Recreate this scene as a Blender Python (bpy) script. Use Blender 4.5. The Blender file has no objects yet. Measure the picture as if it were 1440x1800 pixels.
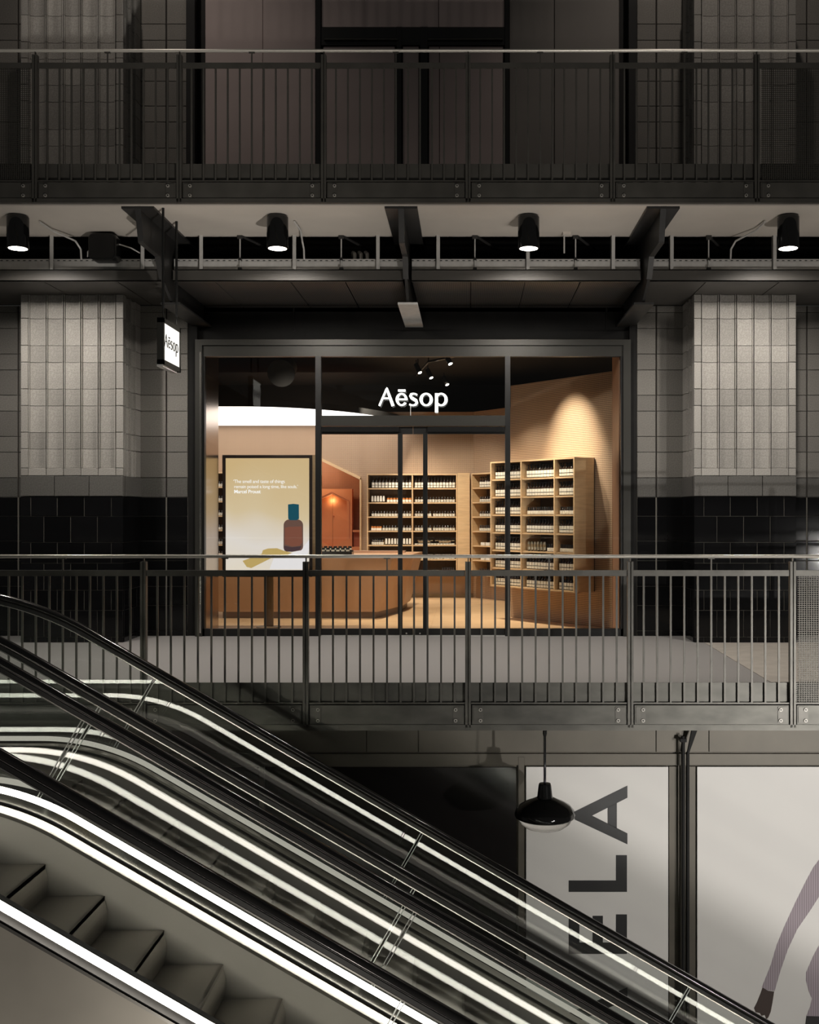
import bpy, math, random
from mathutils import Vector, Matrix
random.seed(7)
scene = bpy.context.scene
COL = scene.collection
# ------------------------------------------------------------------ camera
F, CX, CY, H = 1900.0, 823.0, 905.0, 1.558      # focal length in pixels, principal point, eye height
cam_data = bpy.data.cameras.new('camera')
cam_data.sensor_fit = 'HORIZONTAL'; cam_data.sensor_width = 36.0
cam_data.lens = F / 1440.0 * 36.0
cam_data.shift_x = -(CX - 720.0) / 1440.0
cam_data.shift_y = (CY - 900.0) / 1440.0
cam_data.clip_end = 200
cam = bpy.data.objects.new('camera', cam_data); COL.objects.link(cam)
cam.location = (0, 0, H); cam.rotation_euler = (math.pi / 2, 0, 0)
scene.camera = cam
# ------------------------------------------------------------------ world, light, exposure
world = bpy.data.worlds.new('world'); scene.world = world; world.use_nodes = True
bg = world.node_tree.nodes['Background']
bg.inputs[0].default_value = (1.0, 0.97, 0.92, 1); bg.inputs[1].default_value = 0.045
scene.view_settings.view_transform = 'Standard'; scene.view_settings.look = 'None'
scene.view_settings.gamma = 1.0; scene.view_settings.use_curve_mapping = False
scene.view_settings.exposure = 0.0
cy = scene.cycles
cy.max_bounces = 12; cy.diffuse_bounces = 3; cy.glossy_bounces = 6; cy.transmission_bounces = 12
cy.transparent_max_bounces = 32; cy.caustics_reflective = False; cy.caustics_refractive = False
cy.use_denoising = True; cy.sample_clamp_indirect = 4.0

def aim(o, target):
    d = Vector(target) - Vector(o.location)
    o.rotation_euler = d.to_track_quat('-Z', 'Y').to_euler()

def spot(name, loc, target, power, angle, blend=0.6, radius=0.05, color=(1, 0.9, 0.78)):
    l = bpy.data.lights.new(name, 'SPOT'); l.energy = power; l.spot_size = math.radians(angle)
    l.spot_blend = blend; l.shadow_soft_size = radius; l.color = color
    o = bpy.data.objects.new(name, l); COL.objects.link(o); o.location = loc; aim(o, target); return o

def point(name, loc, power, radius=0.1, color=(1, 0.85, 0.65)):
    l = bpy.data.lights.new(name, 'POINT'); l.energy = power; l.shadow_soft_size = radius; l.color = color
    o = bpy.data.objects.new(name, l); COL.objects.link(o); o.location = loc; return o

# unseen floodlights added behind the viewpoint to light the posters and slab edge
spot('added_floodlight', (9.0, -8.0, -3.12), (2.7, 12.5, -1.9), 6800, 32, 1.0, 0.10, (1, 0.96, 0.91))
spot('added_floodlight', (12.0, -8.0, 0.2), (3.4, 12.5, -2.6), 8800, 24, 1.0, 0.20, (1, 0.96, 0.91))
spot('added_uplight', (-2.2, 0.0, -5.2), (-3.0, 6.2, -2.0), 640, 60, 1.0, 0.15, (1, 0.93, 0.83))  # unseen lamp added to brighten the near escalator's side cladding
# floodlights added out of view low in the hall to brighten the gallery undersides
for fx, tx in ((3.0, -4.6), (3.0, -1.0), (4.5, 3.2)):
    spot('added_uplight', (fx, 2.0, -5.2), (tx, 11.7, 5.2), 1700, 30, 1.0, 0.15, (1, 0.94, 0.87))
# downlights of the storey above, over the upper deck
for lx in (-4.3, 2.9):
    spot('gallery_downlight', (lx, 11.5, 11.4), (lx + 0.1, 13.4, 6.6), 260, 80, 1.0, 0.08, (1, 0.88, 0.78))

# ------------------------------------------------------------------ helpers
def PX(x, Y): return (x - CX) * Y / F
def PZ(y, Y): return H - (y - CY) * Y / F

MATS = {}
def new_mat(name):
    m = bpy.data.materials.new(name); m.use_nodes = True
    MATS[name] = m
    nt = m.node_tree; b = nt.nodes['Principled BSDF']
    return m, nt, b

def mat(name, col, rough=0.5, metal=0.0, var=0.0, nscale=20.0, ndetail=4.0, bump=0.0, bscale=None, objvar=0.0, spec=0.5, stretch=None, emit=None, estr=0.0):
    m, nt, b = new_mat(name)
    N, L = nt.nodes, nt.links
    b.inputs['Base Color'].default_value = (*col, 1); b.inputs['Roughness'].default_value = rough
    b.inputs['Metallic'].default_value = metal; b.inputs['Specular IOR Level'].default_value = spec
    if emit:
        b.inputs['Emission Color'].default_value = (*emit, 1); b.inputs['Emission Strength'].default_value = estr
    if var or bump:
        tc = N.new('ShaderNodeTexCoord'); mp = N.new('ShaderNodeMapping')
        if stretch: mp.inputs['Scale'].default_value = stretch
        L.new(tc.outputs['Object'], mp.inputs[0])
        no = N.new('ShaderNodeTexNoise'); no.inputs['Scale'].default_value = nscale; no.inputs['Detail'].default_value = ndetail
        L.new(mp.outputs[0], no.inputs['Vector'])
    src = None
    if var:
        mr = N.new('ShaderNodeMapRange'); mr.inputs[1].default_value = 0.25; mr.inputs[2].default_value = 0.75
        mr.inputs[3].default_value = 1 - var; mr.inputs[4].default_value = 1 + var
        L.new(no.outputs[0], mr.inputs[0]); src = mr.outputs[0]
    if objvar:
        oi = N.new('ShaderNodeObjectInfo'); mr2 = N.new('ShaderNodeMapRange')
        mr2.inputs[3].default_value = 1 - objvar; mr2.inputs[4].default_value = 1 + objvar
        L.new(oi.outputs['Random'], mr2.inputs[0])
        if src:
            mu = N.new('ShaderNodeMath'); mu.operation = 'MULTIPLY'; L.new(src, mu.inputs[0]); L.new(mr2.outputs[0], mu.inputs[1]); src = mu.outputs[0]
        else: src = mr2.outputs[0]
    if src:
        vm = N.new('ShaderNodeVectorMath'); vm.operation = 'SCALE'; vm.inputs[0].default_value = col
        L.new(src, vm.inputs['Scale']); L.new(vm.outputs[0], b.inputs['Base Color'])
    if bump:
        bp = N.new('ShaderNodeBump'); bp.inputs['Strength'].default_value = bump; bp.inputs['Distance'].default_value = 0.01
        if bscale:
            n2 = N.new('ShaderNodeTexNoise'); n2.inputs['Scale'].default_value = bscale; n2.inputs['Detail'].default_value = 3
            L.new(mp.outputs[0], n2.inputs['Vector']); L.new(n2.outputs[0], bp.inputs['Height'])
        else: L.new(no.outputs[0], bp.inputs['Height'])
        L.new(bp.outputs[0], b.inputs['Normal'])
    return m

def glass_mat(name, tint=(0.95, 0.97, 0.96), ior=1.5, rough=0.0):
    m, nt, b = new_mat(name); N, L = nt.nodes, nt.links
    N.remove(b); out = N['Material Output']
    tr = N.new('ShaderNodeBsdfTransparent'); tr.inputs[0].default_value = (*tint, 1)
    gl = N.new('ShaderNodeBsdfGlossy'); gl.inputs['Roughness'].default_value = rough
    fr = N.new('ShaderNodeFresnel'); fr.inputs[0].default_value = ior
    mx = N.new('ShaderNodeMixShader')
    L.new(fr.outputs[0], mx.inputs[0]); L.new(tr.outputs[0], mx.inputs[1]); L.new(gl.outputs[0], mx.inputs[2]); L.new(mx.outputs[0], out.inputs[0])
    return m

def emit_mat(name, col, strength):
    m, nt, b = new_mat(name); N, L = nt.nodes, nt.links
    N.remove(b); e = N.new('ShaderNodeEmission'); e.inputs[0].default_value = (*col, 1); e.inputs[1].default_value = strength
    L.new(e.outputs[0], N['Material Output'].inputs[0]); return m

def holes_mat(name, col, hole, pitch=0.0255, rad=0.26, var=0.05):
    """board drilled with a square grid of holes, in UV metres"""
    m, nt, b = new_mat(name); N, L = nt.nodes, nt.links
    uv = N.new('ShaderNodeUVMap')
    sc = N.new('ShaderNodeVectorMath'); sc.operation = 'SCALE'; sc.inputs['Scale'].default_value = 1 / pitch
    fr = N.new('ShaderNodeVectorMath'); fr.operation = 'FRACTION'
    sb = N.new('ShaderNodeVectorMath'); sb.operation = 'SUBTRACT'; sb.inputs[1].default_value = (0.5, 0.5, 0)
    mu = N.new('ShaderNodeVectorMath'); mu.operation = 'MULTIPLY'; mu.inputs[1].default_value = (1, 1, 0)
    le = N.new('ShaderNodeVectorMath'); le.operation = 'LENGTH'
    lt = N.new('ShaderNodeMath'); lt.operation = 'LESS_THAN'; lt.inputs[1].default_value = rad
    mix = N.new('ShaderNodeMixRGB'); mix.inputs[1].default_value = (*col, 1); mix.inputs[2].default_value = (*hole, 1)
    L.new(uv.outputs[0], sc.inputs[0]); L.new(sc.outputs[0], fr.inputs[0]); L.new(fr.outputs[0], sb.inputs[0]); L.new(sb.outputs[0], mu.inputs[0])
    L.new(mu.outputs[0], le.inputs[0]); L.new(le.outputs['Value'], lt.inputs[0]); L.new(lt.outputs[0], mix.inputs[0])
    L.new(mix.outputs[0], b.inputs['Base Color']); b.inputs['Roughness'].default_value = 0.6
    return m

def mesh_screen_mat(name, col, pitch_u, pitch_v, rad):
    """sheet of expanded metal: open holes between strands (Object X,Z metres)"""
    m, nt, b = new_mat(name); N, L = nt.nodes, nt.links
    b.inputs['Base Color'].default_value = (*col, 1); b.inputs['Metallic'].default_value = 0.5; b.inputs['Roughness'].default_value = 0.45
    tc = N.new('ShaderNodeTexCoord')
    sc = N.new('ShaderNodeVectorMath'); sc.operation = 'MULTIPLY'; sc.inputs[1].default_value = (1 / pitch_u, 0, 1 / pitch_v)
    fr = N.new('ShaderNodeVectorMath'); fr.operation = 'FRACTION'
    sb = N.new('ShaderNodeVectorMath'); sb.operation = 'SUBTRACT'; sb.inputs[1].default_value = (0.5, 0, 0.5)
    le = N.new('ShaderNodeVectorMath'); le.operation = 'LENGTH'
    lt = N.new('ShaderNodeMath'); lt.operation = 'LESS_THAN'; lt.inputs[1].default_value = rad
    tr = N.new('ShaderNodeBsdfTransparent'); mx = N.new('ShaderNodeMixShader')
    L.new(tc.outputs['Object'], sc.inputs[0]); L.new(sc.outputs[0], fr.inputs[0]); L.new(fr.outputs[0], sb.inputs[0]); L.new(sb.outputs[0], le.inputs[0])
    L.new(le.outputs['Value'], lt.inputs[0]); L.new(lt.outputs[0], mx.inputs[0]); L.new(b.outputs[0], mx.inputs[1]); L.new(tr.outputs[0], mx.inputs[2])
    L.new(mx.outputs[0], N['Material Output'].inputs[0]); return m

def stripe_mat(name, col, dark, axis, pitch, duty, rough=0.5, metal=0.0, emit=0.0):
    """fine regular lines across the object's own axis (0=x,1=y,2=z), metres"""
    m, nt, b = new_mat(name); N, L = nt.nodes, nt.links
    tc = N.new('ShaderNodeTexCoord'); sp = N.new('ShaderNodeSeparateXYZ'); L.new(tc.outputs['Object'], sp.inputs[0])
    mu = N.new('ShaderNodeMath'); mu.operation = 'MULTIPLY'; mu.inputs[1].default_value = 1 / pitch
    fr = N.new('ShaderNodeMath'); fr.operation = 'FRACT'
    lt = N.new('ShaderNodeMath'); lt.operation = 'LESS_THAN'; lt.inputs[1].default_value = duty
    mix = N.new('ShaderNodeMixRGB'); mix.inputs[1].default_value = (*col, 1); mix.inputs[2].default_value = (*dark, 1)
    L.new(sp.outputs[axis], mu.inputs[0]); L.new(mu.outputs[0], fr.inputs[0]); L.new(fr.outputs[0], lt.inputs[0]); L.new(lt.outputs[0], mix.inputs[0])
    L.new(mix.outputs[0], b.inputs['Base Color']); b.inputs['Roughness'].default_value = rough; b.inputs['Metallic'].default_value = metal
    return m

def plank_mat(name, c1, c2, groove, w=1.4, h=0.12):
    m, nt, b = new_mat(name); N, L = nt.nodes, nt.links
    tc = N.new('ShaderNodeTexCoord'); br = N.new('ShaderNodeTexBrick')
    br.inputs['Color1'].default_value = (*c1, 1); br.inputs['Color2'].default_value = (*c2, 1); br.inputs['Mortar'].default_value = (*groove, 1)
    br.inputs['Scale'].default_value = 1.0; br.inputs['Brick Width'].default_value = w; br.inputs['Row Height'].default_value = h
    br.inputs['Mortar Size'].default_value = 0.003; br.offset = 0.37
    no = N.new('ShaderNodeTexNoise'); no.inputs['Scale'].default_value = 6; mp = N.new('ShaderNodeMapping'); mp.inputs['Scale'].default_value = (0.6, 12, 1)
    mix = N.new('ShaderNodeMixRGB'); mix.blend_type = 'MULTIPLY'; mix.inputs[0].default_value = 0.35
    L.new(tc.outputs['Object'], br.inputs['Vector']); L.new(tc.outputs['Object'], mp.inputs[0]); L.new(mp.outputs[0], no.inputs['Vector'])
    L.new(br.outputs[0], mix.inputs[1]); L.new(no.outputs[0], mix.inputs[2]); L.new(mix.outputs[0], b.inputs['Base Color'])
    b.inputs['Roughness'].default_value = 0.38; return m

def gradient_emit(name, stops, strength, axis, lo, hi, noise=0.0):
    """backlit print: soft tones across the sheet"""
    m, nt, b = new_mat(name); N, L = nt.nodes, nt.links; N.remove(b)
    tc = N.new('ShaderNodeTexCoord'); sp = N.new('ShaderNodeSeparateXYZ'); L.new(tc.outputs['Object'], sp.inputs[0])
    no = N.new('ShaderNodeTexNoise'); no.inputs['Scale'].default_value = 1.3; no.inputs['Detail'].default_value = 1.0
    L.new(tc.outputs['Object'], no.inputs['Vector'])
    mr = N.new('ShaderNodeMapRange'); mr.inputs[1].default_value = lo; mr.inputs[2].default_value = hi; L.new(sp.outputs[axis], mr.inputs[0])
    ad = N.new('ShaderNodeMath'); ad.operation = 'MULTIPLY_ADD'; ad.inputs[1].default_value = noise; L.new(no.outputs[0], ad.inputs[0]); L.new(mr.outputs[0], ad.inputs[2])
    sb = N.new('ShaderNodeMath'); sb.operation = 'SUBTRACT'; sb.inputs[1].default_value = noise * 0.5; L.new(ad.outputs[0], sb.inputs[0])
    cr = N.new('ShaderNodeValToRGB'); L.new(sb.outputs[0], cr.inputs[0])
    els = cr.color_ramp.elements
    while len(els) < len(stops): els.new(0.5)
    for e, (p, c) in zip(els, stops): e.position = p; e.color = (*c, 1)
    em = N.new('ShaderNodeEmission'); em.inputs[1].default_value = strength; L.new(cr.outputs[0], em.inputs[0]); L.new(em.outputs[0], N['Material Output'].inputs[0])
    return m

class MB:
    """collects polygons; build() links them as one mesh object"""
    def __init__(s): s.v = []; s.f = []; s.m = []; s.uv = {}
    def add(s, vs, fs, m=0):
        o = len(s.v); s.v += [tuple(p) for p in vs]
        for f in fs: s.f.append(tuple(o + i for i in f)); s.m.append(m)
        return s
    def box(s, x0, x1, y0, y1, z0, z1, m=0):
        if x0 > x1: x0, x1 = x1, x0
        if y0 > y1: y0, y1 = y1, y0
        if z0 > z1: z0, z1 = z1, z0
        vs = [(x0, y0, z0), (x1, y0, z0), (x1, y1, z0), (x0, y1, z0), (x0, y0, z1), (x1, y0, z1), (x1, y1, z1), (x0, y1, z1)]
        return s.add(vs, [(0, 3, 2, 1), (4, 5, 6, 7), (0, 1, 5, 4), (1, 2, 6, 5), (2, 3, 7, 6), (3, 0, 4, 7)], m)
    def bbox(s, x0, x1, y0, y1, z0, z1, b=0.004, m=0):
        """box whose front (-Y) edges are chamfered"""
        vs = [(x0, y1, z0), (x1, y1, z0), (x1, y1, z1), (x0, y1, z1),
              (x0, y0 + b, z0), (x1, y0 + b, z0), (x1, y0 + b, z1), (x0, y0 + b, z1),
              (x0 + b, y0, z0 + b), (x1 - b, y0, z0 + b), (x1 - b, y0, z1 - b), (x0 + b, y0, z1 - b)]
        return s.add(vs, [(0, 3, 2, 1), (0, 1, 5, 4), (1, 2, 6, 5), (2, 3, 7, 6), (3, 0, 4, 7),
                          (4, 5, 9, 8), (5, 6, 10, 9), (6, 7, 11, 10), (7, 4, 8, 11), (8, 9, 10, 11)], m)
    def prism(s, poly, axis, a, b, m=0):
        """poly: 2-D outline; axis 'x' -> (y,z), 'y' -> (x,z), 'z' -> (x,y)"""
        n = len(poly)
        def P(p, t):
            return (t, p[0], p[1]) if axis == 'x' else (p[0], t, p[1]) if axis == 'y' else (p[0], p[1], t)
        vs = [P(p, a) for p in poly] + [P(p, b) for p in poly]
        fs = [tuple(range(n)), tuple(range(2 * n - 1, n - 1, -1))] + [(i, i + n, (i + 1) % n + n, (i + 1) % n) for i in range(n)]
        return s.add(vs, fs, m)
    def tube(s, p0, p1, r, n=10, m=0, r1=None):
        p0, p1 = Vector(p0), Vector(p1); d = (p1 - p0).normalized()
        a = d.orthogonal().normalized(); b = d.cross(a); r1 = r if r1 is None else r1
        vs = []
        for p, rr in ((p0, r), (p1, r1)):
            for i in range(n):
                t = 2 * math.pi * i / n; vs.append(p + a * math.cos(t) * rr + b * math.sin(t) * rr)
        fs = [(i, (i + 1) % n, (i + 1) % n + n, i + n) for i in range(n)] + [tuple(range(n - 1, -1, -1)), tuple(range(n, 2 * n))]
        return s.add(vs, fs, m)
    def pipe(s, pts, r, n=8, m=0):
        for a, b in zip(pts, pts[1:]): s.tube(a, b, r, n, m)
        return s
    def lathe(s, prof, c=(0, 0, 0), n=16, m=0, mats=None):
        """prof: (radius, z) upwards"""
        vs = []; fs = []; ms = []
        for r, z in prof:
            for i in range(n):
                t = 2 * math.pi * i / n; vs.append((c[0] + r * math.cos(t), c[1] + r * math.sin(t), c[2] + z))
        o = len(s.v); s.v += vs
        for k in range(len(prof) - 1):
            for i in range(n):
                j = (i + 1) % n; s.f.append((o + k * n + i, o + k * n + j, o + (k + 1) * n + j, o + (k + 1) * n + i)); s.m.append(mats[k] if mats else m)
        s.f.append(tuple(o + i for i in range(n - 1, -1, -1))); s.m.append(mats[0] if mats else m)
        t = o + (len(prof) - 1) * n; s.f.append(tuple(t + i for i in range(n))); s.m.append(mats[-1] if mats else m)
        return s
    def sweep(s, frames, prof, m=0, close=True):
        """frames: (origin(x,z), normal(x,z), y); prof: (dy, dn) closed outline"""
        n = len(prof); vs = []
        for (x, z), (nx, nz), y in frames:
            for dy, dn in prof: vs.append((x + nx * dn, y + dy, z + nz * dn))
        fs = []
        for k in range(len(frames) - 1):
            for i in range(n):
                j = (i + 1) % n; fs.append((k * n + i, k * n + j, (k + 1) * n + j, (k + 1) * n + i))
        if close: fs += [tuple(range(n - 1, -1, -1)), tuple((len(frames) - 1) * n + i for i in range(n))]
        return s.add(vs, fs, m)
    def mesh(s, name, mats):
        me = bpy.data.meshes.new(name); me.from_pydata(s.v, [], s.f)
        for mm in (mats if isinstance(mats, (list, tuple)) else [mats]): me.materials.append(MATS[mm])
        for p, mi in zip(me.polygons, s.m): p.material_index = mi
        me.update(); return me
    def build(s, name, mats, parent=None, smooth=False, recalc=True):
        me = s.mesh(name, mats)
        if recalc:
            import bmesh
            bm = bmesh.new(); bm.from_mesh(me); bmesh.ops.recalc_face_normals(bm, faces=bm.faces); bm.to_mesh(me); bm.free()
        if smooth: smooth_by_angle(me)
        return place(name, me, parent)

def smooth_by_angle(me, deg=40):
    me.polygons.foreach_set('use_smooth', [True] * len(me.polygons))
    try: me.set_sharp_from_angle(angle=math.radians(deg))
    except Exception: pass

def place(name, me, parent=None, loc=None, local=False):
    o = bpy.data.objects.new(name, me); COL.objects.link(o)
    if loc: o.location = loc
    if parent:
        o.parent = parent
        if not local: o.matrix_parent_inverse = wm(parent).inverted()
    return o
def wm(o):
    m = o.matrix_basis.copy()
    if o.parent: m = wm(o.parent) @ o.matrix_parent_inverse @ m
    return m
def tag(o, label, cat=None, group=None, kind=None):
    o['label'] = label
    if cat: o['category'] = cat
    if group: o['group'] = group
    if kind: o['kind'] = kind
    return o
def empty(name, loc=(0, 0, 0), rz=0.0):
    o = bpy.data.objects.new(name, None); COL.objects.link(o); o.location = loc; o.rotation_euler = (0, 0, rz); o.empty_display_size = 0.1; return o

# ------------------------------------------------------------------ materials
mat('stone', (0.32, 0.305, 0.28), 0.75, var=0.26, nscale=90, objvar=0.15, bump=0.25, bscale=160)
mat('wall_stone', (0.185, 0.175, 0.158), 0.8, var=0.26, nscale=80, objvar=0.14, bump=0.25, bscale=160)
mat('base_stone', (0.10, 0.096, 0.088), 0.7, var=0.25, nscale=60, objvar=0.08, bump=0.2, bscale=120)
mat('joint', (0.035, 0.03, 0.026), 0.9)
mat('black_tile', (0.005, 0.005, 0.0055), 0.09, var=0.2, nscale=5, objvar=0.3, bump=0.02, bscale=9, spec=0.25)
mat('grout', (0.16, 0.15, 0.13), 0.9)
mat('dark_steel', (0.11, 0.105, 0.092), 0.42, metal=0.4, var=0.22, nscale=7, bump=0.06, bscale=60)
mat('fascia_steel', (0.10, 0.097, 0.085), 0.45, metal=0.5, var=0.3, nscale=3.5, ndetail=6, stretch=(1, 1, 2.2))
mat('deck_steel', (0.085, 0.08, 0.07), 0.5, metal=0.3, var=0.2, nscale=4)
mat('black_paint', (0.012, 0.0115, 0.011), 0.65, spec=0.2, var=0.15, nscale=6)
mat('void_black', (0.006, 0.006, 0.006), 0.8)
mat('bracket_paint', (0.038, 0.037, 0.036), 0.42, metal=0.2, var=0.15, nscale=5)
mat('stainless', (0.62, 0.60, 0.56), 0.22, metal=1.0)
mat('bolt_metal', (0.42, 0.40, 0.36), 0.45, metal=0.3)
mat('rail_tube', (0.62, 0.59, 0.53), 0.32, metal=0.35)
mat('stainless_brushed', (0.50, 0.48, 0.45), 0.28, metal=1.0, var=0.1, nscale=30, stretch=(1, 1, 8))
mat('soffit_white', (0.62, 0.57, 0.51), 0.7, var=0.05, nscale=2)
mat('galvanised', (0.58, 0.57, 0.55), 0.45, metal=0.15, var=0.1, nscale=12)
stripe_mat('tray_slots', (0.5, 0.5, 0.48), (0.015, 0.015, 0.015), 0, 0.066, 0.45)
stripe_mat('ribbed_soffit', (0.085, 0.08, 0.076), (0.012, 0.011, 0.010), 0, 0.022, 0.42, 0.45, 0.3)
mat('fascia_paint', (0.075, 0.07, 0.063), 0.55, var=0.1, nscale=3)
mat('carpet', (0.30, 0.288, 0.278), 0.95, var=0.16, nscale=220, bump=0.3, bscale=300)
mat('limestone', (0.46, 0.42, 0.37), 0.6, var=0.12, nscale=5, ndetail=6)
mat('frame_dark', (0.016, 0.016, 0.0155), 0.38, metal=0.3)
mat('frame_grey', (0.040, 0.039, 0.034), 0.4, metal=0.4)
mat('bronze_mirror', (0.42, 0.33, 0.26), 0.22, metal=1.0, var=0.06, nscale=14, stretch=(6, 6, 0.3))
mat('brown_panel', (0.34, 0.19, 0.115), 0.5)
glass_mat('shop_glass', (0.97, 0.975, 0.97), 1.42)
glass_mat('rail_glass', (0.93, 0.945, 0.935), 1.5)
mat('glass_edge', (0.62, 0.66, 0.62), 0.25, emit=None)
holes_mat('pegboard', (0.50, 0.345, 0.225), (0.06, 0.028, 0.014), rad=0.29)
holes_mat('pegboard_orange', (0.42, 0.16, 0.07), (0.07, 0.02, 0.008))
mat('oak', (0.62, 0.43, 0.24), 0.5, var=0.12, nscale=4, stretch=(1, 1, 10))
mat('oak_dark', (0.22, 0.15, 0.075), 0.55, var=0.15, nscale=5)
mat('walnut', (0.03, 0.014, 0.008), 0.5)
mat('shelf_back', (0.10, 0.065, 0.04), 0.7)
mat('terracotta', (0.60, 0.22, 0.085), 0.55, var=0.05, nscale=6)
mat('terracotta_deep', (0.42, 0.12, 0.05), 0.55)
mat('counter_tan', (0.45, 0.26, 0.145), 0.42, var=0.05, nscale=3)
mat('counter_dark', (0.20, 0.125, 0.075), 0.5)
plank_mat('oak_planks', (0.84, 0.58, 0.33), (0.76, 0.50, 0.27), (0.50, 0.30, 0.15))
mat('amber_glass', (0.022, 0.011, 0.006), 0.12)
mat('orange_amber', (0.42, 0.13, 0.02), 0.15)
mat('label_cream', (0.80, 0.76, 0.66), 0.55)
mat('black_plastic', (0.010, 0.010, 0.010), 0.25)
mat('tube_white', (0.80, 0.77, 0.68), 0.45)
mat('steel_tube', (0.48, 0.44, 0.34), 0.3, metal=0.6)
mat('rubber', (0.012, 0.0115, 0.011), 0.16)
mat('truss_panel', (0.42, 0.39, 0.34), 0.36, metal=0.3, var=0.15, nscale=1.5)
mat('step_metal', (0.48, 0.455, 0.41), 0.42, metal=0.6)
mat('brush', (0.03, 0.028, 0.025), 0.9)
emit_mat('led', (1.0, 0.93, 0.82), 16.0)
emit_mat('added_led_glow', (1.0, 0.92, 0.80), 0.55)  # dim strips added in place of LED reflections between the far handrails
mat('skirt_steel', (0.68, 0.65, 0.59), 0.38, metal=0.2, var=0.06, nscale=2)
emit_mat('lamp_face', (1.0, 0.92, 0.80), 14.0)
emit_mat('sign_white', (1.0, 0.99, 0.93), 2.2)
emit_mat('blade_white', (1.0, 0.96, 0.88), 1.35)
emit_mat('ceiling_light', (1.0, 0.93, 0.88), 3.2)
emit_mat('track_face', (1.0, 0.95, 0.85), 12.0)
mat('poster_white', (0.66, 0.64, 0.61), 0.45, var=0.02, nscale=1)
mat('print_black', (0.012, 0.012, 0.013), 0.4)
stripe_mat('knit_mauve', (0.36, 0.31, 0.335), (0.25, 0.205, 0.23), 0, 0.026, 0.4, 0.8)
mat('print_skin', (0.045, 0.028, 0.022), 0.5)
mat('print_trousers', (0.02, 0.018, 0.018), 0.6)
mat('bronze_frame', (0.085, 0.075, 0.058), 0.45, metal=0.3, var=0.1, nscale=3)
mat('lower_glass', (0.010, 0.009, 0.009), 0.12)
mat('enamel_black', (0.006, 0.006, 0.006), 0.08)
lm_ = mat('lens_glass', (0.9, 0.88, 0.84), 0.2); lm_.node_tree.nodes['Principled BSDF'].inputs['Transmission Weight'].default_value = 0.85; lm_.node_tree.nodes['Principled BSDF'].inputs['IOR'].default_value = 1.15
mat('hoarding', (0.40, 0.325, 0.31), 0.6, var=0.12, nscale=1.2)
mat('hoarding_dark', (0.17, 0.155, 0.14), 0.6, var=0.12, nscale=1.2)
mat('lower_floor', (0.10, 0.095, 0.09), 0.4)
mesh_screen_mat('mesh_sheet', (0.075, 0.07, 0.06), 0.022, 0.020, 0.36)
gradient_emit('lightbox_print', [(0.0, (0.80, 0.72, 0.60)), (0.22, (0.78, 0.72, 0.66)), (0.5, (0.70, 0.56, 0.35)), (1.0, (0.64, 0.46, 0.23))], 1.0, 2, 0.75, 2.35, 0.5)
emit_mat('print_cap', (0.012, 0.085, 0.12), 0.9)
emit_mat('print_body', (0.155, 0.085, 0.065), 0.9)
emit_mat('print_liquid', (0.23, 0.085, 0.055), 0.9)
emit_mat('print_base', (0.075, 0.045, 0.05), 0.9)
emit_mat('print_shadow', (0.56, 0.40, 0.14), 0.95)
emit_mat('print_white', (0.83, 0.80, 0.80), 1.0)
emit_mat('print_text', (1.0, 0.98, 0.94), 1.05)

# ------------------------------------------------------------------ levels and planes
YR, YU, YS, YP, YL = 10.0, 11.24, 13.9, 13.19, 12.5   # lower railing, upper railing, shopfront, pilaster face, lower wall
ZS = 4.25                                              # underside of the services zone
ZU = 5.21                                              # upper deck level
XL0, XL1 = PX(36, YP), PX(217, YP)                     # left pilaster
XR0, XR1 = PX(1220, YP), PX(1400, YP)                  # right pilaster
SX0, SX1 = PX(345, YS), PX(1108, YS)                   # shopfront opening
SZ1 = PZ(598, YS)
WL, WR = PX(330, YS), PX(1120, YS)

# ------------------------------------------------------------------ structure: floors, slabs
def struct(name, mb, m, label, cat='building part', smooth=False):
    return tag(mb.build(name, m, smooth=smooth), label, cat, kind='structure')
fl = MB().box(-9, 6.5, YR + 0.03, YS + 0.02, -0.14, 0.0)
struct('floor', fl, 'carpet', 'grey carpeted walkway floor in front of the shop', 'floor')
st = MB().prism([(PX(1240, 13.1), 13.12), (6.5, 13.12), (6.5, YR + 0.04), (PX(1352, 10.1), YR + 0.04)], 'z', 0.001, 0.006)
struct('floor_stone', st, 'limestone', 'pale limestone paving wedge beside the carpet at right', 'floor')
struct('slab_edge', MB().box(-9, 6.5, YR + 0.02, YR + 0.028, -0.19, 0.003), 'fascia_steel', 'stained steel upstand along the walkway slab edge', 'slab edge')
sb = MB().box(-9, 6.5, YR + 0.03, YS, -0.40, -0.14)
struct('walkway_slab', sb, 'deck_steel', 'dark walkway slab carrying the shop level', 'slab')
fb = MB().box(-9, 6.5, YR - 0.03, YR + 0.03, PZ(1283, YR), PZ(1273, YR)).box(-9, 6.5, YR - 0.0, YR + 0.03, PZ(1273, YR), PZ(1270, YR))
struct('edge_beam_flange', fb, 'fascia_steel', 'bottom flange of the steel edge beam under the walkway railing', 'beam')
ud = MB().box(-9, 6.5, YU + 0.03, 12.52, 4.78, 4.80, 1).box(-9, 6.5, YU + 0.03, 12.52, 4.80, 5.1, 0).box(-9, 6.5, YU + 0.03, YS, 5.1, ZU, 0)
struct('upper_deck', ud, ['deck_steel', 'soffit_white'], 'upper gallery deck with a pale painted soffit', 'deck')
uf = MB().box(-9, 6.5, YU - 0.03, YU + 0.03, 4.795, PZ(350, YU)).box(-9, 6.5, YU + 0.02, YU + 0.029, PZ(318, YU), ZU + 0.004)
struct('upper_beam_flange', uf, 'deck_steel', 'dark steel edge beam under the upper gallery railing', 'beam')
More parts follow.
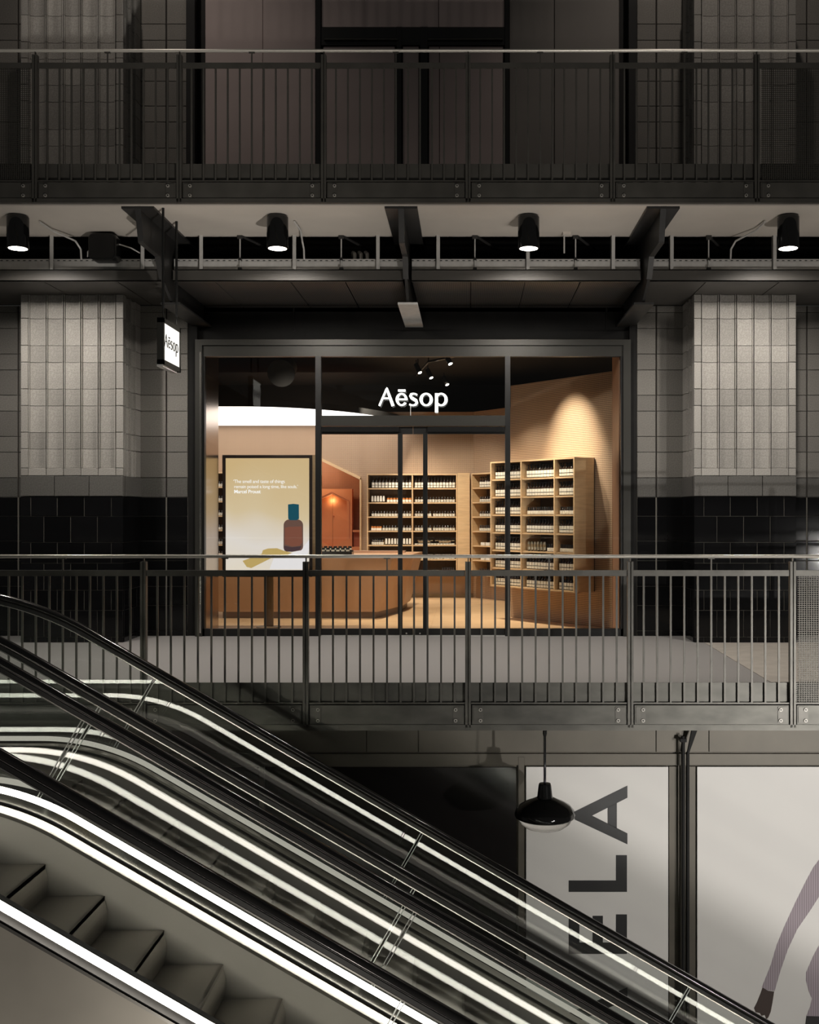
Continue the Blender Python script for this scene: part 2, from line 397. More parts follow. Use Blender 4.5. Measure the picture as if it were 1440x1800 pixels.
vo = MB().box(-9, 6.5, 13.86, 13.9, ZS, 5.1).box(-9, WL + 0.1, 13.1, 13.9, ZS + 0.02, ZS + 0.04)
struct('services_void', vo, 'void_black', 'black wall at the back of the services void', 'wall')
struct('lower_floor', MB().box(-9, 7, -9, 14, -5.5, -5.4), 'lower_floor', 'dark hall floor at the foot of the escalators', 'floor')

# ------------------------------------------------------------------ stonework
STONE_CACHE = {}
def block_mesh(kind, w, h, t):
    key = (kind, round(w, 3), round(h, 3), round(t, 3))
    if key in STONE_CACHE: return STONE_CACHE[key]
    mb = MB()
    if kind.startswith('flute'):
        fil = 0.05 * w; prof = [(-w / 2, 0.0), (-w / 2 + fil, 0.0)]
        a, b = -w / 2 + fil, w / 2 - fil
        for i in range(0, 7):
            u = i / 6.0; prof.append((a + (b - a) * u, 0.030 + 0.011 * math.sin(math.pi * min(u, 0.9999)) ** 0.8))
        prof += [(w / 2 - fil, 0.0), (w / 2, 0.0), (w / 2, t), (-w / 2, t)]
        mb.prism(prof, 'z', -h / 2, h / 2)
    else:
        mb.bbox(-w / 2, w / 2, 0, t, -h / 2, h / 2, 0.004)
    mats = {'flute': 'stone', 'plain': 'stone', 'wall': 'wall_stone', 'base': 'base_stone', 'tile': 'black_tile'}[kind]
    me = mb.mesh('tile' if kind == 'tile' else 'stone', mats)
    import bmesh
    bm = bmesh.new(); bm.from_mesh(me); bmesh.ops.recalc_face_normals(bm, faces=bm.faces); bm.to_mesh(me); bm.free()
    STONE_CACHE[key] = me; return me

def blocks(parent, kind, x0, x1, z0, z1, y, t=0.05, gap=0.006, side=0):
    """one block facing the camera (side 0), or on a return facing +X (1) / -X (-1), then x0,x1 are depths and y is the X of the face"""
    w, h = x1 - x0 - gap - (0.006 if kind == 'flute' else 0), z1 - z0 - gap
    me = block_mesh(kind, w, h, t)
    o = bpy.data.objects.new('tile' if kind == 'tile' else 'stone', me); COL.objects.link(o)
    if side == 0: o.location = ((x0 + x1) / 2, y, (z0 + z1) / 2)
    else:
        o.location = (y, (x0 + x1) / 2, (z0 + z1) / 2); o.rotation_euler = (0, 0, math.pi / 2 * side)
    o.parent = parent; o.matrix_parent_inverse = wm(parent).inverted()
    return o
# course heights measured on the pilaster face
lowY = [872.5, 836.5, 789, 760, 713, 683.5, 636.5, 607, 559.5, 530]
LOWC = [PZ(y, YP) for y in lowY] + [ZS]               # z of course lines: base, courses, soffit
tileY = [1131, 1120, 1073, 1037.5, 990, 953.5, 907.5, 872.5]
TILEC = [0.0] + [PZ(y, YP) for y in tileY[1:]]
UPC = [ZU, PZ(255, YP), PZ(226, YP), PZ(177.5, YP), PZ(148, YP), PZ(102, YP), PZ(73.5, YP), PZ(26, YP), PZ(-4, YP), PZ(-51, YP), PZ(-80, YP)]
FLUTES = [0, 13.3, 45, 75.5, 106, 136.5, 167.5, 181]
def pilaster(name, xa, xb, side, label):
    ft = 0.045
    core = MB().box(xa + 0.05, xb - 0.05, YP + 0.045, YS - 0.02, TILEC[-1], ZS, 0).box(xa + 0.05, xb - 0.05, YP + 0.045, YS - 0.02, ZU, UPC[-1], 0)
    core.box(xa + 0.012, xb - 0.012, YP + 0.006, YS - 0.02, 0.0, TILEC[-1] - 0.002, 1)
    p = tag(core.build(name, ['joint', 'grout']), label, 'pilaster', kind='structure')
    w = xb - xa; xs = [xa + w * f / 181.0 for f in FLUTES]
    xface = xb if side == 1 else xa
    dep = YS - YP; ds = [YP, YP + 0.10, YP + 0.30, YP + 0.50, YS - 0.01]
    for C, base in ((LOWC, True), (UPC, False)):
        for k in range(1 if base else 0, len(C) - 1):
            z0, z1 = C[k], C[k + 1]
            for i in range(7):
                kind = 'flute' if 0 < i < 6 else 'plain'
                if base and k == 1:     # lowest course: flutes stop above a plain sill
                    zs = z0 + 0.095
                    blocks(p, 'plain', xs[i], xs[i + 1], z0, zs, YP, 0.06)
                    blocks(p, kind, xs[i], xs[i + 1], zs, z1, YP, 0.06, gap=0.004)
                else: blocks(p, kind, xs[i], xs[i + 1], z0, z1, YP, 0.06)
            for i in range(4):
                kind = 'flute' if 0 < i < 3 else 'plain'
                blocks(p, kind, ds[i] + (0.062 if i == 0 else 0), ds[i + 1], z0, z1, xface, 0.06, side=side)
    z0, z1 = LOWC[0], LOWC[1]
    for a, b in zip([0, 60, 121], [60, 121, 181]): blocks(p, 'base', xa + w * a / 181, xa + w * b / 181, z0, z1, YP - 0.012, 0.07)
    blocks(p, 'base', YP + 0.06, YS - 0.01, z0, z1, xface + 0.012 * side, 0.07, side=side)
    for k in range(len(TILEC) - 1):
        z0, z1 = TILEC[k], TILEC[k + 1]
        cuts = [0, 18, 64.5, 112, 159.5, 181] if k % 2 == 0 else [0, 41, 88, 135, 181]
        for a, b in zip(cuts, cuts[1:]): blocks(p, 'tile', xa + w * a / 181, xa + w * b / 181, z0, z1, YP - 0.004, 0.02, gap=0.007)
        dc = [YP + 0.02, YP + 0.36, YS - 0.01] if k % 2 else [YP + 0.02, YP + 0.18, YP + 0.52, YS - 0.01]
        for a, b in zip(dc, dc[1:]): blocks(p, 'tile', a, b, z0, z1, xface + 0.004 * side, 0.02, gap=0.007, side=side)
    return p
pilaster('pilaster', XL0, XL1, 1, 'fluted pale stone pilaster on black tiles, left of the shop')
pilaster('pilaster', XR0, XR1, -1, 'fluted pale stone pilaster on black tiles, right of the shop')
# plain back wall either side, courses a little lower in the picture because it stands further back
def stone_wall(name, xs, label):
    xa, xb = xs[0], xs[-1]
    core = MB().box(xa, xb, YS + 0.02, YS + 0.12, TILEC[-1], ZS, 0).box(xa, xb, YS + 0.02, YS + 0.12, ZU, UPC[-1], 0).box(xa, xb, YS + 0.008, YS + 0.12, 0, TILEC[-1] - 0.002, 1)
    p = tag(core.build(name, ['joint', 'grout']), label, 'wall', kind='structure')
    for C, base in ((LOWC, True), (UPC, False)):
        for k in range(len(C) - 1):
            for a, b in zip(xs, xs[1:]):
                if b - a < 0.03: continue
                blocks(p, 'base' if base and k == 0 else 'wall', a, b, C[k], C[k + 1], YS, 0.05)
    for k in range(len(TILEC) - 1):
        for a, b in zip(xs, xs[1:]):
            if b - a < 0.03: continue
            blocks(p, 'tile', a, b, TILEC[k], TILEC[k + 1], YS - 0.002, 0.02, gap=0.007)
    return p
def q(l): return [PX(x, YS) for x in l]
stone_wall('wall_left', q([-75, -20, 31, 33, 70]), 'pale block wall with black tile base beyond the left pilaster')
stone_wall('wall_inner_left', q([244, 291.5, 293.3, 330]), 'pale block wall strip between left pilaster and shopfront')
stone_wall('wall_inner_right', q([1120, 1153, 1154.8, 1205]), 'pale block wall strip between shopfront and right pilaster')
stone_wall('wall_right', q([1372, 1418, 1419.5, 1470, 1530]), 'pale block wall with black tile base beyond the right pilaster')

# black surround of the shopfront
sr = MB().box(WL, SX0 + 0.005, YS + 0.02, YS + 0.16, 0, ZS).box(SX1 - 0.005, WR, YS + 0.02, YS + 0.16, 0, ZS)
sr.box(WL, WR, 14.06, 14.2, SZ1 + 0.002, ZS)
for x in (515, 705, 1065): sr.box(PX(x, 14.05), PX(x + 3, 14.05), 14.045, 14.06, PZ(582, 14.05), ZS)
sr.box(SX0, SX1, 14.02, 14.06, PZ(597, 14.05), PZ(583, 14.05))
struct('shopfront_surround', sr, 'black_paint', 'black painted surround above and beside the shopfront', 'wall')

# ------------------------------------------------------------------ shopfront
wf = MB()
e = 0.10
wf.box(SX0, PX(357, YS), YS - 0.06, YS + 0.10, 0, SZ1, 0).box(PX(1095, YS), SX1, YS - 0.06, YS + 0.10, 0, SZ1, 0).box(PX(357, YS), PX(1095, YS), YS - 0.06, YS + 0.10, PZ(608, YS), SZ1, 0)
shop = tag(wf.build('window_1', 'frame_grey'), 'wide dark metal shopfront frame with glazing around a lit shop', 'window', kind='structure')
def wpart(name, x0, x1, ya, yb, m='frame_dark', y0=YS - 0.03, y1=YS + 0.06):
    return MB().box(PX(x0, YS), PX(x1, YS), y0, y1, PZ(yb, YS), PZ(ya, YS)).build(name, m, shop)
wpart('head_rail', 357, 1095, 608, 627, 'frame_grey')
wpart('mullion', 555, 565, 627, 1118); wpart('mullion', 888, 897, 627, 1118)
wpart('sill_rail', 357, 555, 1105, 1118); wpart('sill_rail', 897, 1095, 1105, 1118)
wpart('jamb', 357, 360.5, 627, 1118); wpart('jamb', 1091, 1095, 627, 1118)
wpart('bright_edge', 353, 355.5, 620, 1112, 'stainless', YS - 0.066, YS - 0.058)
wpart('transom', 565, 888, 731, 749, 'frame_grey', YS - 0.05, YS + 0.06)
def pane(name, x0, x1, ya, yb, parent, y=YS + 0.01):
    return MB().box(PX(x0, YS), PX(x1, YS), y, y + 0.012, PZ(yb, YS), PZ(ya, YS)).build(name, 'shop_glass', parent)
pane('pane', 360.5, 555, 627, 1105, shop); pane('pane', 897, 1091, 627, 1105, shop); pane('pane', 565, 888, 627, 731, shop)
wpart('sign_cable', 721.4, 722.6, 714, 731, 'galvanised', YS - 0.02, YS - 0.012)
def door(name, x0, x1, xh, xc0, xc1, label):
    d = MB().box(PX(x0, YS), PX(x1, YS), YS - 0.01, YS + 0.05, PZ(763, YS), PZ(750, YS), 0).box(PX(x0, YS), PX(x1, YS), YS - 0.01, YS + 0.05, 0.012, PZ(1105, YS), 0)
    o = tag(d.build(name, 'frame_dark'), label, 'door', kind='structure')
    pane('pane', x0, x1, 763, 1105, o, YS + 0.014)
    MB().box(PX(xh, YS), PX(xh + 8, YS), YS - 0.05, YS - 0.015, PZ(1106, YS), PZ(762, YS)).build('pull_bar', 'frame_dark', o)
    MB().box(PX(xc0, YS), PX(xc1, YS), YS - 0.06, YS - 0.011, PZ(759.5, YS), PZ(751, YS)).build('door_closer', 'black_plastic', o)
    xm = x1 - 11 if xh > 1 and x0 < 600 else x0 + 12
    MB().tube((PX(xm, YS), YS - 0.011, PZ(1113, YS)), (PX(xm, YS), YS - 0.03, PZ(1113, YS)), 0.012, 10).build('lock', 'stainless', o)
    return o
door('door_1', 565.3, 725.8, 700, 567, 702, 'left glazed leaf of the dark framed shop door')
door('door_2', 726.6, 887.7, 744, 752, 886, 'right glazed leaf of the dark framed shop door')
struct('threshold', MB().box(PX(565, YS), PX(888, YS), YS - 0.03, YS + 0.06, 0.0005, 0.010), 'galvanised', 'metal threshold strip under the shop doors', 'threshold')

# ---- shop sign letters
def stroke(pts, ws, out):
    n = len(pts); L = []; R = []
    for i, (x, y) in enumerate(pts):
        a = Vector(pts[max(i - 1, 0)]); b = Vector(pts[min(i + 1, n - 1)]); d = (b - a).normalized(); nx, ny = -d.y, d.x
        w = ws[i] / 2.0; L.append((x + nx * w, y + ny * w)); R.append((x - nx * w, y - ny * w))
    for i in range(n - 1): out.append([L[i], L[i + 1], R[i + 1], R[i]])
def ring(cx, cy_, rx, ry, tx, ty, a0, a1, out, n=28):
    def pt(t, k):
        c, s_ = math.cos(t), math.sin(t)
        return (cx + (rx - tx * k) * c, cy_ + (ry - ty * k) * s_)
    for i in range(n):
        t0 = a0 + (a1 - a0) * i / n; t1 = a0 + (a1 - a0) * (i + 1) / n
        out.append([pt(t0, 0), pt(t1, 0), pt(t1, 1), pt(t0, 1)])
def glyphs():
    """letter outlines in units of the sign, origin at the left foot on the baseline"""
    def P(x, y): return (x - 213.0, 452.0 - y)
    G = {}
    a = []; stroke([P(228, 452), P(334, 205)], [26, 26], a); stroke([P(334, 192), P(338, 192), P(432, 452)], [30, 34, 46], a); stroke([P(275, 340), P(400, 340)], [20, 20], a); G['letter_a'] = a
    a = []; c = P(560, 357); ring(c[0], c[1], 88, 95, 40, 22, math.radians(0), math.radians(325), a); stroke([P(500, 355), P(648, 355)], [20, 20], a)
    stroke([P(508, 225), P(618, 225)], [29, 29], a); G['letter_e'] = a
    a = []; stroke([P(790, 290), P(768, 276), P(735, 270), P(702, 281), P(692, 306), P(707, 332), P(742, 353), P(776, 373), P(786, 402), P(772, 432), P(736, 445), P(700, 440), P(676, 430)],
                   [24, 20, 22, 34, 40, 42, 44, 44, 40, 32, 22, 22, 26], a); G['letter_s'] = a
    a = []; c = P(926, 358); ring(c[0], c[1], 99, 97, 46, 22, 0, 2 * math.pi, a, 36); G['letter_o'] = a
    a = []; c = P(1148, 358); ring(c[0], c[1], 98, 97, 46, 22, math.radians(-135), math.radians(135), a); stroke([P(1080, 266), P(1080, 550)], [44, 46], a); G['letter_p'] = a
    return G
GL = glyphs()
sign = empty('illuminated_sign', (PX(727, 13.82), 13.82, PZ(731, 13.82)))
tag(sign, 'white glowing five-letter sign above the shop doors', 'sign')
for nm, quads in GL.items():
    mb = MB(); k = 13.82 / F / 8.47; ox = PX(640 + 213 / 8.47, 13.82); oz = PZ(660 + 452 / 8.47, 13.82)
    for i, qd in enumerate(quads):
        mb.prism([(ox + x * k, oz + y * k) for x, y in qd], 'y', 13.80 + 0.00002 * (i % 7), 13.84 - 0.00002 * (i % 7))
    mb.build(nm, 'sign_white', sign)

# ---- hanging blade sign
BX0, BX1, BY0, BY1, BZ0, BZ1 = PX(276, 11.25), PX(287.5, 11.25), 11.25, 11.93, PZ(640, 11.25), PZ(558, 11.25)
blade = empty('blade_sign', (BX0 + 0.035, BY0 + 0.3, BZ0)); tag(blade, 'square backlit blade sign hanging from rods at left of the shop', 'sign')
MB().box(BX0, BX1, BY0, BY1, BZ1 - 0.05, BZ1).box(BX0, BX1, BY0, BY1, BZ0, BZ0 + 0.05).box(BX0, BX1, BY0, BY0 + 0.045, BZ0, BZ1).box(BX0, BX1, BY1 - 0.045, BY1, BZ0, BZ1).build('box_frame', 'frame_grey', blade)
MB().box(BX0 + 0.006, BX1 - 0.006, BY0 + 0.045, BY1 - 0.045, BZ0 + 0.05, BZ1 - 0.05).build('lit_face', 'blade_white', blade)
for sgn, xf in ((1, BX1 - 0.006), (-1, BX0 + 0.006)):
    mb = MB(); k = (BY1 - BY0 - 0.14) / 1035.0
    for nm, quads in GL.items():
        for qd in quads:
            pts = []
            for x, y in qd:
                yy = BY0 + 0.05 + x * k if sgn > 0 else BY1 - 0.05 - x * k
                pts.append((yy, (BZ0 + BZ1) / 2 - 0.045 + y * k * 0.95))
            mb.prism(pts, 'x', xf, xf + sgn * 0.003)
    mb.build('lettering', 'print_black', blade)
MB().box(BX0 - 0.005, BX1 - 0.012, BY0 + 0.01, BY1 - 0.12, BZ0 - 0.022, BZ0).build('base_channel', 'galvanised', blade)
for yy in (BY0 + 0.10, BY1 - 0.06):
    MB().tube((BX0 + 0.036, yy, BZ1), (BX0 + 0.036, yy, BZ1 + 0.16), 0.006, 6).tube((BX0 + 0.036, yy, BZ1 + 0.12), (BX0 + 0.036, yy, 4.78), 0.014, 8).build('hanging_rod', 'frame_dark', blade)

# ------------------------------------------------------------------ railings
def railing(name, Y, zf, kmin, kmax, mesh_from, mesh_to, steel, label, ztop_rail, xlo, xhi, rail_mat):
    """posts every 1.5 m, twelve bars to a bay; zf = floor level behind it"""
    r = empty(name, ((xlo + xhi) / 2, Y, zf)); tag(r, label, 'railing')
    z = lambda d: zf + d
    n = 12
    hr = MB(); fr = []
    prof = [(0.022 * math.cos(t), 0.016 * math.sin(t)) for t in [2 * math.pi * i / 12 for i in range(12)]]
    hr.sweep([((xlo, z(1.174)), (0, 1), Y), ((xhi, z(1.174)), (0, 1), Y)], prof)
    hr.build('handrail', rail_mat, r, smooth=True)
    post = MB().box(-0.027, -0.004, -0.03, 0.03, -0.405, 1.125).box(0.006, 0.026, -0.03, 0.03, -0.405, 1.125).box(-0.004, 0.006, -0.012, 0.012, -0.38, 1.16).mesh('post', steel)
    bar = MB().box(-0.0085, 0.0085, -0.008, 0.008, -0.178, 1.0).mesh('baluster', steel)
    stub = MB().box(-0.006, 0.006, -0.008, 0.008, 1.045, 1.162).box(-0.03, 0.03, -0.012, 0.012, 1.150, 1.160).mesh('rail_bracket', steel)
    bolt = MB().tube((0, -0.012, 0), (0, 0, 0), 0.017, 12, 0).tube((0, -0.016, 0), (0, -0.012, 0), 0.008, 6, 1).mesh('bolt', ['bolt_metal', 'frame_dark'])
    plate = MB().bbox(-0.715, 0.715, -0.02, 0.0, -0.385, -0.198, 0.004).mesh('kick_plate', steel if steel == 'deck_steel' else 'fascia_steel')
    mid = MB().box(-0.722, 0.722, -0.012, 0.012, 0.992, 1.046).mesh('mid_rail', steel)
    low = MB().box(-0.722, 0.722, -0.012, 0.012, -0.190, -0.176).mesh('bottom_rail', steel)
    tab = MB().box(-0.045, 0.045, -0.026, -0.02, -0.36, -0.215).mesh('fixing_plate', steel)
    sheet = MB().box(-0.70, 0.70, -0.002, 0.002, -0.176, 0.992).mesh('mesh_panel', 'mesh_sheet')
    for k in range(kmin, kmax + 1):
        x = k * 1.5
        place('post', post, r, (x, Y, zf))
        for s in (-1, 1):
            fp_ = place('fixing_plate', tab, r, (x + s * 0.095, Y, zf))
            for dz in (-0.240, -0.340): place('bolt', bolt, fp_, (x + s * 0.115, Y - 0.0255, zf + dz))
        if k < kmax:
            xm = x + 0.75
            place('kick_plate', plate, r, (xm, Y, zf)); place('mid_rail', mid, r, (xm, Y, zf)); place('bottom_rail', low, r, (xm, Y, zf)); place('rail_bracket', stub, r, (xm, Y, zf))
            if k < mesh_from or k >= mesh_to: place('mesh_panel', sheet, r, (xm, Y, zf))
            else:
                for i in range(1, n): place('baluster', bar, r, (x + 0.125 * i, Y, zf))
    return r
railing('railing', YR, 0.0, -4, 4, -4, 2, 'dark_steel', 'steel railing of the shop walkway with a pale tubular handrail', 1.174, -6.0, 6.0, 'rail_tube')
railing('railing', YU, ZU, -4, 4, -3, 2, 'deck_steel', 'dark steel railing of the upper gallery above the shop', 1.174, -6.0, 6.0, 'rail_tube')

# ------------------------------------------------------------------ cantilever brackets and services zone
def bracket(X, label, flange='bracket_paint'):
    b = empty('steel_bracket', (X, 13.0, 4.0)); tag(b, label, 'bracket', 'cantilever brackets under the upper deck')
    poly = [(YU + 0.04, 4.78), (11.40, 4.44), (12.0, 4.44), (12.18, 4.22), (12.58, 4.02), (14.05, 4.02), (14.05, 4.78)]
    MB().prism(poly, 'x', X - 0.016, X + 0.016).build('web', 'bracket_paint', b)
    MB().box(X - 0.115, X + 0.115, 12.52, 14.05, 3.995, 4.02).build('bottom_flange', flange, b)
    MB().prism([(YU + 0.04, 4.755), (YU + 0.04, 4.779), (14.0, 4.779), (14.0, 4.755)], 'x', X - 0.17, X + 0.17).build('top_flange', 'bracket_paint', b)
    fp = [(11.40, 4.43), (12.0, 4.43), (12.18, 4.21), (12.52, 4.02)]
    MB().prism([(YU + 0.04, 4.78), (11.39, 4.44), (11.41, 4.425), (12.0, 4.425), (12.165, 4.21), (12.18, 4.23), (12.01, 4.445), (11.41, 4.445), (YU + 0.06, 4.78)], 'x', X - 0.03, X + 0.03).build('edge_strip', 'bracket_paint', b)
    return b
bracket(-3.45, 'dark steel cantilever bracket behind the hanging blade sign')
bracket(-0.70, 'dark steel cantilever bracket above the shop doors', 'galvanised')  # pale flange material stands in for light striking it from below
bracket(2.04, 'dark steel cantilever bracket beside the right stone pilaster')

# fascia channels and ribbed soffit panels
for i, (a, b_, lab) in enumerate(((-9, -3.50, 'left of the blade sign'), (-3.40, -0.75, 'over the left half of the shopfront'), (-0.65, 1.99, 'over the right half of the shopfront'), (2.09, 6.5, 'above the right pilaster'))):
    f_ = MB().box(a, b_, 12.45, 12.47, ZS, 4.385).box(a, b_, 12.45, 12.56, 4.375, 4.385).box(a, b_, 12.45, 12.50, ZS, ZS + 0.01)
    tag(f_.build('fascia_channel', 'fascia_paint'), 'dark painted steel channel of the soffit, ' + lab, 'beam', kind='structure')
def soffit(xs, y1, m, lab):
    p = MB().box(xs[0], xs[-1], 12.47, y1, ZS + 0.022, ZS + 0.03)
    o = tag(p.build('soffit_ceiling', 'void_black'), lab, 'ceiling', kind='structure')
    for a, b_ in zip(xs, xs[1:]):
        me = MB().box(-(b_ - a) / 2 + 0.006, (b_ - a) / 2 - 0.006, 0, y1 - 12.50, 0, 0.02).mesh('soffit_panel', m)
        place('soffit_panel', me, o, ((a + b_) / 2, 12.50, ZS))
soffit([-3.40, -2.92, -2.05, -1.42, -0.75], 14.05, 'ribbed_soffit', 'dark ribbed metal soffit over the left half of the shopfront')
soffit([-0.65, 0.03, 0.66, 1.30, 1.99], 14.05, 'ribbed_soffit', 'dark ribbed metal soffit over the right half of the shopfront')
soffit([-9, -7.2, -6.0, -4.9, -4.05, -3.50], 13.86, 'fascia_paint', 'dark panelled soffit above the left pilaster')
soffit([2.09, 2.75, 3.6, 4.5, 5.5, 6.5], 13.86, 'fascia_paint', 'dark panelled soffit above the right pilaster')

# cable trays (one length between each pair of brackets)
for a, b_, lab in ((-9, -3.50, 'grey slotted cable tray left of the blade sign bracket'), (-3.40, -0.75, 'grey slotted cable tray over the left half of the shopfront'), (-0.65, 1.99, 'grey slotted cable tray over the right half of the shopfront'), (2.09, 6.5, 'grey slotted cable tray right of the shop')):
    t = empty('cable_tray', ((a + b_) / 2, 12.6, 4.39)); tag(t, lab, 'cable tray')
    MB().box(a, b_, 12.50, 12.505, 4.39, 4.485).box(a, b_, 12.50, 12.80, 4.39, 4.395).box(a, b_, 12.795, 12.80, 4.39, 4.485).build('tray_side', 'galvanised', t)
    MB().box(a, b_, 12.498, 12.503, 4.487, 4.493).box(a, b_, 12.498, 12.503, 4.504, 4.516).box(a, b_, 12.50, 12.503, 4.493, 4.504, 1).build('slotted_lip', ['galvanised', 'tray_slots'], t)
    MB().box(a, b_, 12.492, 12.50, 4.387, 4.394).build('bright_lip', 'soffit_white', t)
def strip_hanger(x, yt, yb, Y=12.46, w=7):
    o = MB().box(PX(x - w / 2, Y), PX(x + w / 2, Y), Y, Y + 0.012, PZ(yb, Y), PZ(yt, Y)).box(PX(x - w / 2, Y), PX(x - w / 2, Y) + 0.006, Y, Y + 0.04, PZ(yb, Y), PZ(yt, Y)).build('strip_hanger', 'galvanised')
    return o
for x, yt, yb, lab in ((90, 410, 474, 'pale steel strip hanger right of the leftmost downlight'), (250, 424, 474, 'pale steel strip hanger left of the blade sign bracket'), (353, 410, 474, 'pale steel strip hanger right of the blade sign rods'),
                  (517, 410, 474, 'pale steel strip hanger right of the second downlight'), (664, 410, 474, 'pale steel strip hanger left of the centre bracket'), (770, 410, 474, 'pale steel strip hanger right of the centre bracket'),
                  (928, 440, 474, 'short pale steel strip hanger under the third downlight'), (1078, 412, 474, 'pale steel strip hanger left of the right bracket'), (1181, 412, 476, 'pale steel strip hanger right of the right bracket'), (1362, 412, 476, 'pale steel strip hanger left of the rightmost downlight')):
    tag(strip_hanger(x, yt, yb), lab, 'hanger', 'strip hangers of the cable tray')
def rod_hanger(x, yt, lab):
    Y = 12.47; X = PX(x, Y)
    r = empty('threaded_rod', (X, Y, 4.39)); tag(r, lab, 'hanger', 'threaded rods of the cable tray')
    zt = PZ(yt, Y)
    MB().tube((X, Y, 4.39), (X, Y, zt), 0.008, 8).build('rod', 'galvanised', r)
    MB().box(X - 0.03, X + 0.03, Y - 0.02, Y + 0.02, zt, zt + 0.06).build('clamp', 'bracket_paint', r)
    MB().box(X - 0.022, X + 0.022, Y - 0.02, Y + 0.02, 4.385, 4.41).box(X - 0.018, X + 0.018, Y - 0.02, Y + 0.02, 4.495, 4.52).build('nut', 'frame_dark', r)
    MB().tube((X + 0.02, Y, zt + 0.03), (X + 0.30, Y + 0.5, zt - 0.02), 0.016, 8).build('brace', 'bracket_paint', r)
for x, yt, lab in ((422, 420, 'threaded rod hanger left of the second downlight'), (600, 420, 'threaded rod hanger midway between second downlight and centre bracket'), (835, 420, 'threaded rod hanger left of the third downlight'),
                   (1012, 420, 'threaded rod hanger right of the small white sensor'), (1246, 422, 'threaded rod hanger left of the rightmost downlight')):
    rod_hanger(x, yt, lab)
# speaker box
sp = empty('speaker_box', (PX(182, 12.3), 12.3, PZ(458, 12.3))); tag(sp, 'black rounded speaker box on the cable tray at left', 'speaker')
xa, xb, za, zb = PX(158, 12.3), PX(207, 12.3), PZ(458, 12.3), PZ(412, 12.3)
def rrect(x0, x1, z0, z1, r, n=5):
    pts = []
    for cx_, cz_, a in ((x1 - r, z1 - r, 0), (x0 + r, z1 - r, 90), (x0 + r, z0 + r, 180), (x1 - r, z0 + r, 270)):
        for i in range(n + 1):
            t = math.radians(a + 90 * i / n); pts.append((cx_ + r * math.cos(t), cz_ + r * math.sin(t)))
    return pts
MB().prism(rrect(xa, xb, za, zb, 0.06), 'y', 12.25, 12.44).build('housing', 'black_plastic', sp)
MB().prism(rrect(xa + 0.02, xb - 0.02, za + 0.02, zb - 0.02, 0.05), 'y', 12.235, 12.25).build('grille', 'black_paint', sp)
MB().pipe([(xb, 12.35, zb - 0.1), (xb + 0.12, 12.4, zb - 0.13), (xb + 0.2, 12.48, zb - 0.17)], 0.008, 6).build('cable', 'galvanised', sp)
MB().pipe([(xa, 12.35, zb - 0.15), (xa - 0.06, 12.4, zb - 0.17), (xa - 0.09, 12.48, zb - 0.21)], 0.007, 6).build('cable', 'galvanised', sp)
# sensor, conduits, ducts in the void
se = empty('sensor', (PX(996, 12.35), 12.35, PZ(415, 12.35))); tag(se, 'small white sensor box on a stem under the soffit', 'sensor')
MB().box(PX(989, 12.35), PX(1003, 12.35), 12.3, 12.4, PZ(414, 12.35), 4.78).build('box', 'soffit_white', se)
MB().tube((PX(992, 12.35), 12.35, PZ(414, 12.35)), (PX(992, 12.35), 12.35, PZ(445, 12.35)), 0.010, 8).build('stem', 'galvanised', se)
for x, lab in ((62, 'thin conduit bending from the leftmost downlight to the tray'), (512, 'thin conduit bending from the second downlight to the tray'), (1352, 'thin conduit bending from the rightmost downlight to the tray')):
    s_ = 1 if x < 1000 else -1; Xa = PX(x, 11.75)
    c = MB().pipe([(Xa + 0.03 * s_, 11.8, 4.755), (Xa + 0.05 * s_, 12.1, 4.74), (Xa + 0.20 * s_ if x != 512 else Xa + 0.02, 12.4, 4.70), (Xa + 0.24 * s_ if x != 512 else Xa + 0.03, 12.46, 4.62), (Xa + 0.24 * s_ if x != 512 else Xa + 0.03, 12.48, 4.50)], 0.011, 8).build('conduit', 'galvanised', smooth=True)
    tag(c, lab, 'conduit', 'conduits of the downlights')
for za_, yy, r, nm in ((4.84, 13.3, 0.13, 'thick'), (4.60, 13.5, 0.07, 'thin')):
    for a, b_, lab in ((-9, -3.63, 'left of the blade sign bracket'), (-3.27, -0.88, 'over the left half of the shopfront'), (-0.52, 1.86, 'over the right half of the shopfront'), (2.22, 6.5, 'right of the right bracket')):
        p = MB().tube((a, yy, za_), (b_, yy, za_), r, 16); k = a + 0.3
        while k < b_ - 0.1: p.tube((k - 0.03, yy, za_), (k + 0.03, yy, za_), r + 0.012, 16); k += 1.0
        tag(p.build('service_pipe', 'bracket_paint', smooth=True), nm + ' dark pipe length in the services void ' + lab, 'pipe')
el = empty('pipe_elbows', (PX(632, 12.75), 12.75, 4.39)); tag(el, 'bundle of small pipe elbows above the tray left of centre', 'pipe')
for x in (624, 635, 646):
    X = PX(x, 12.7); MB().pipe([(X, 12.7, 4.45), (X, 12.7, 4.62), (X - 0.03, 12.78, 4.66), (X - 0.06, 13.1, 4.68)], 0.022, 8).build('elbow', 'galvanised', el, smooth=True)

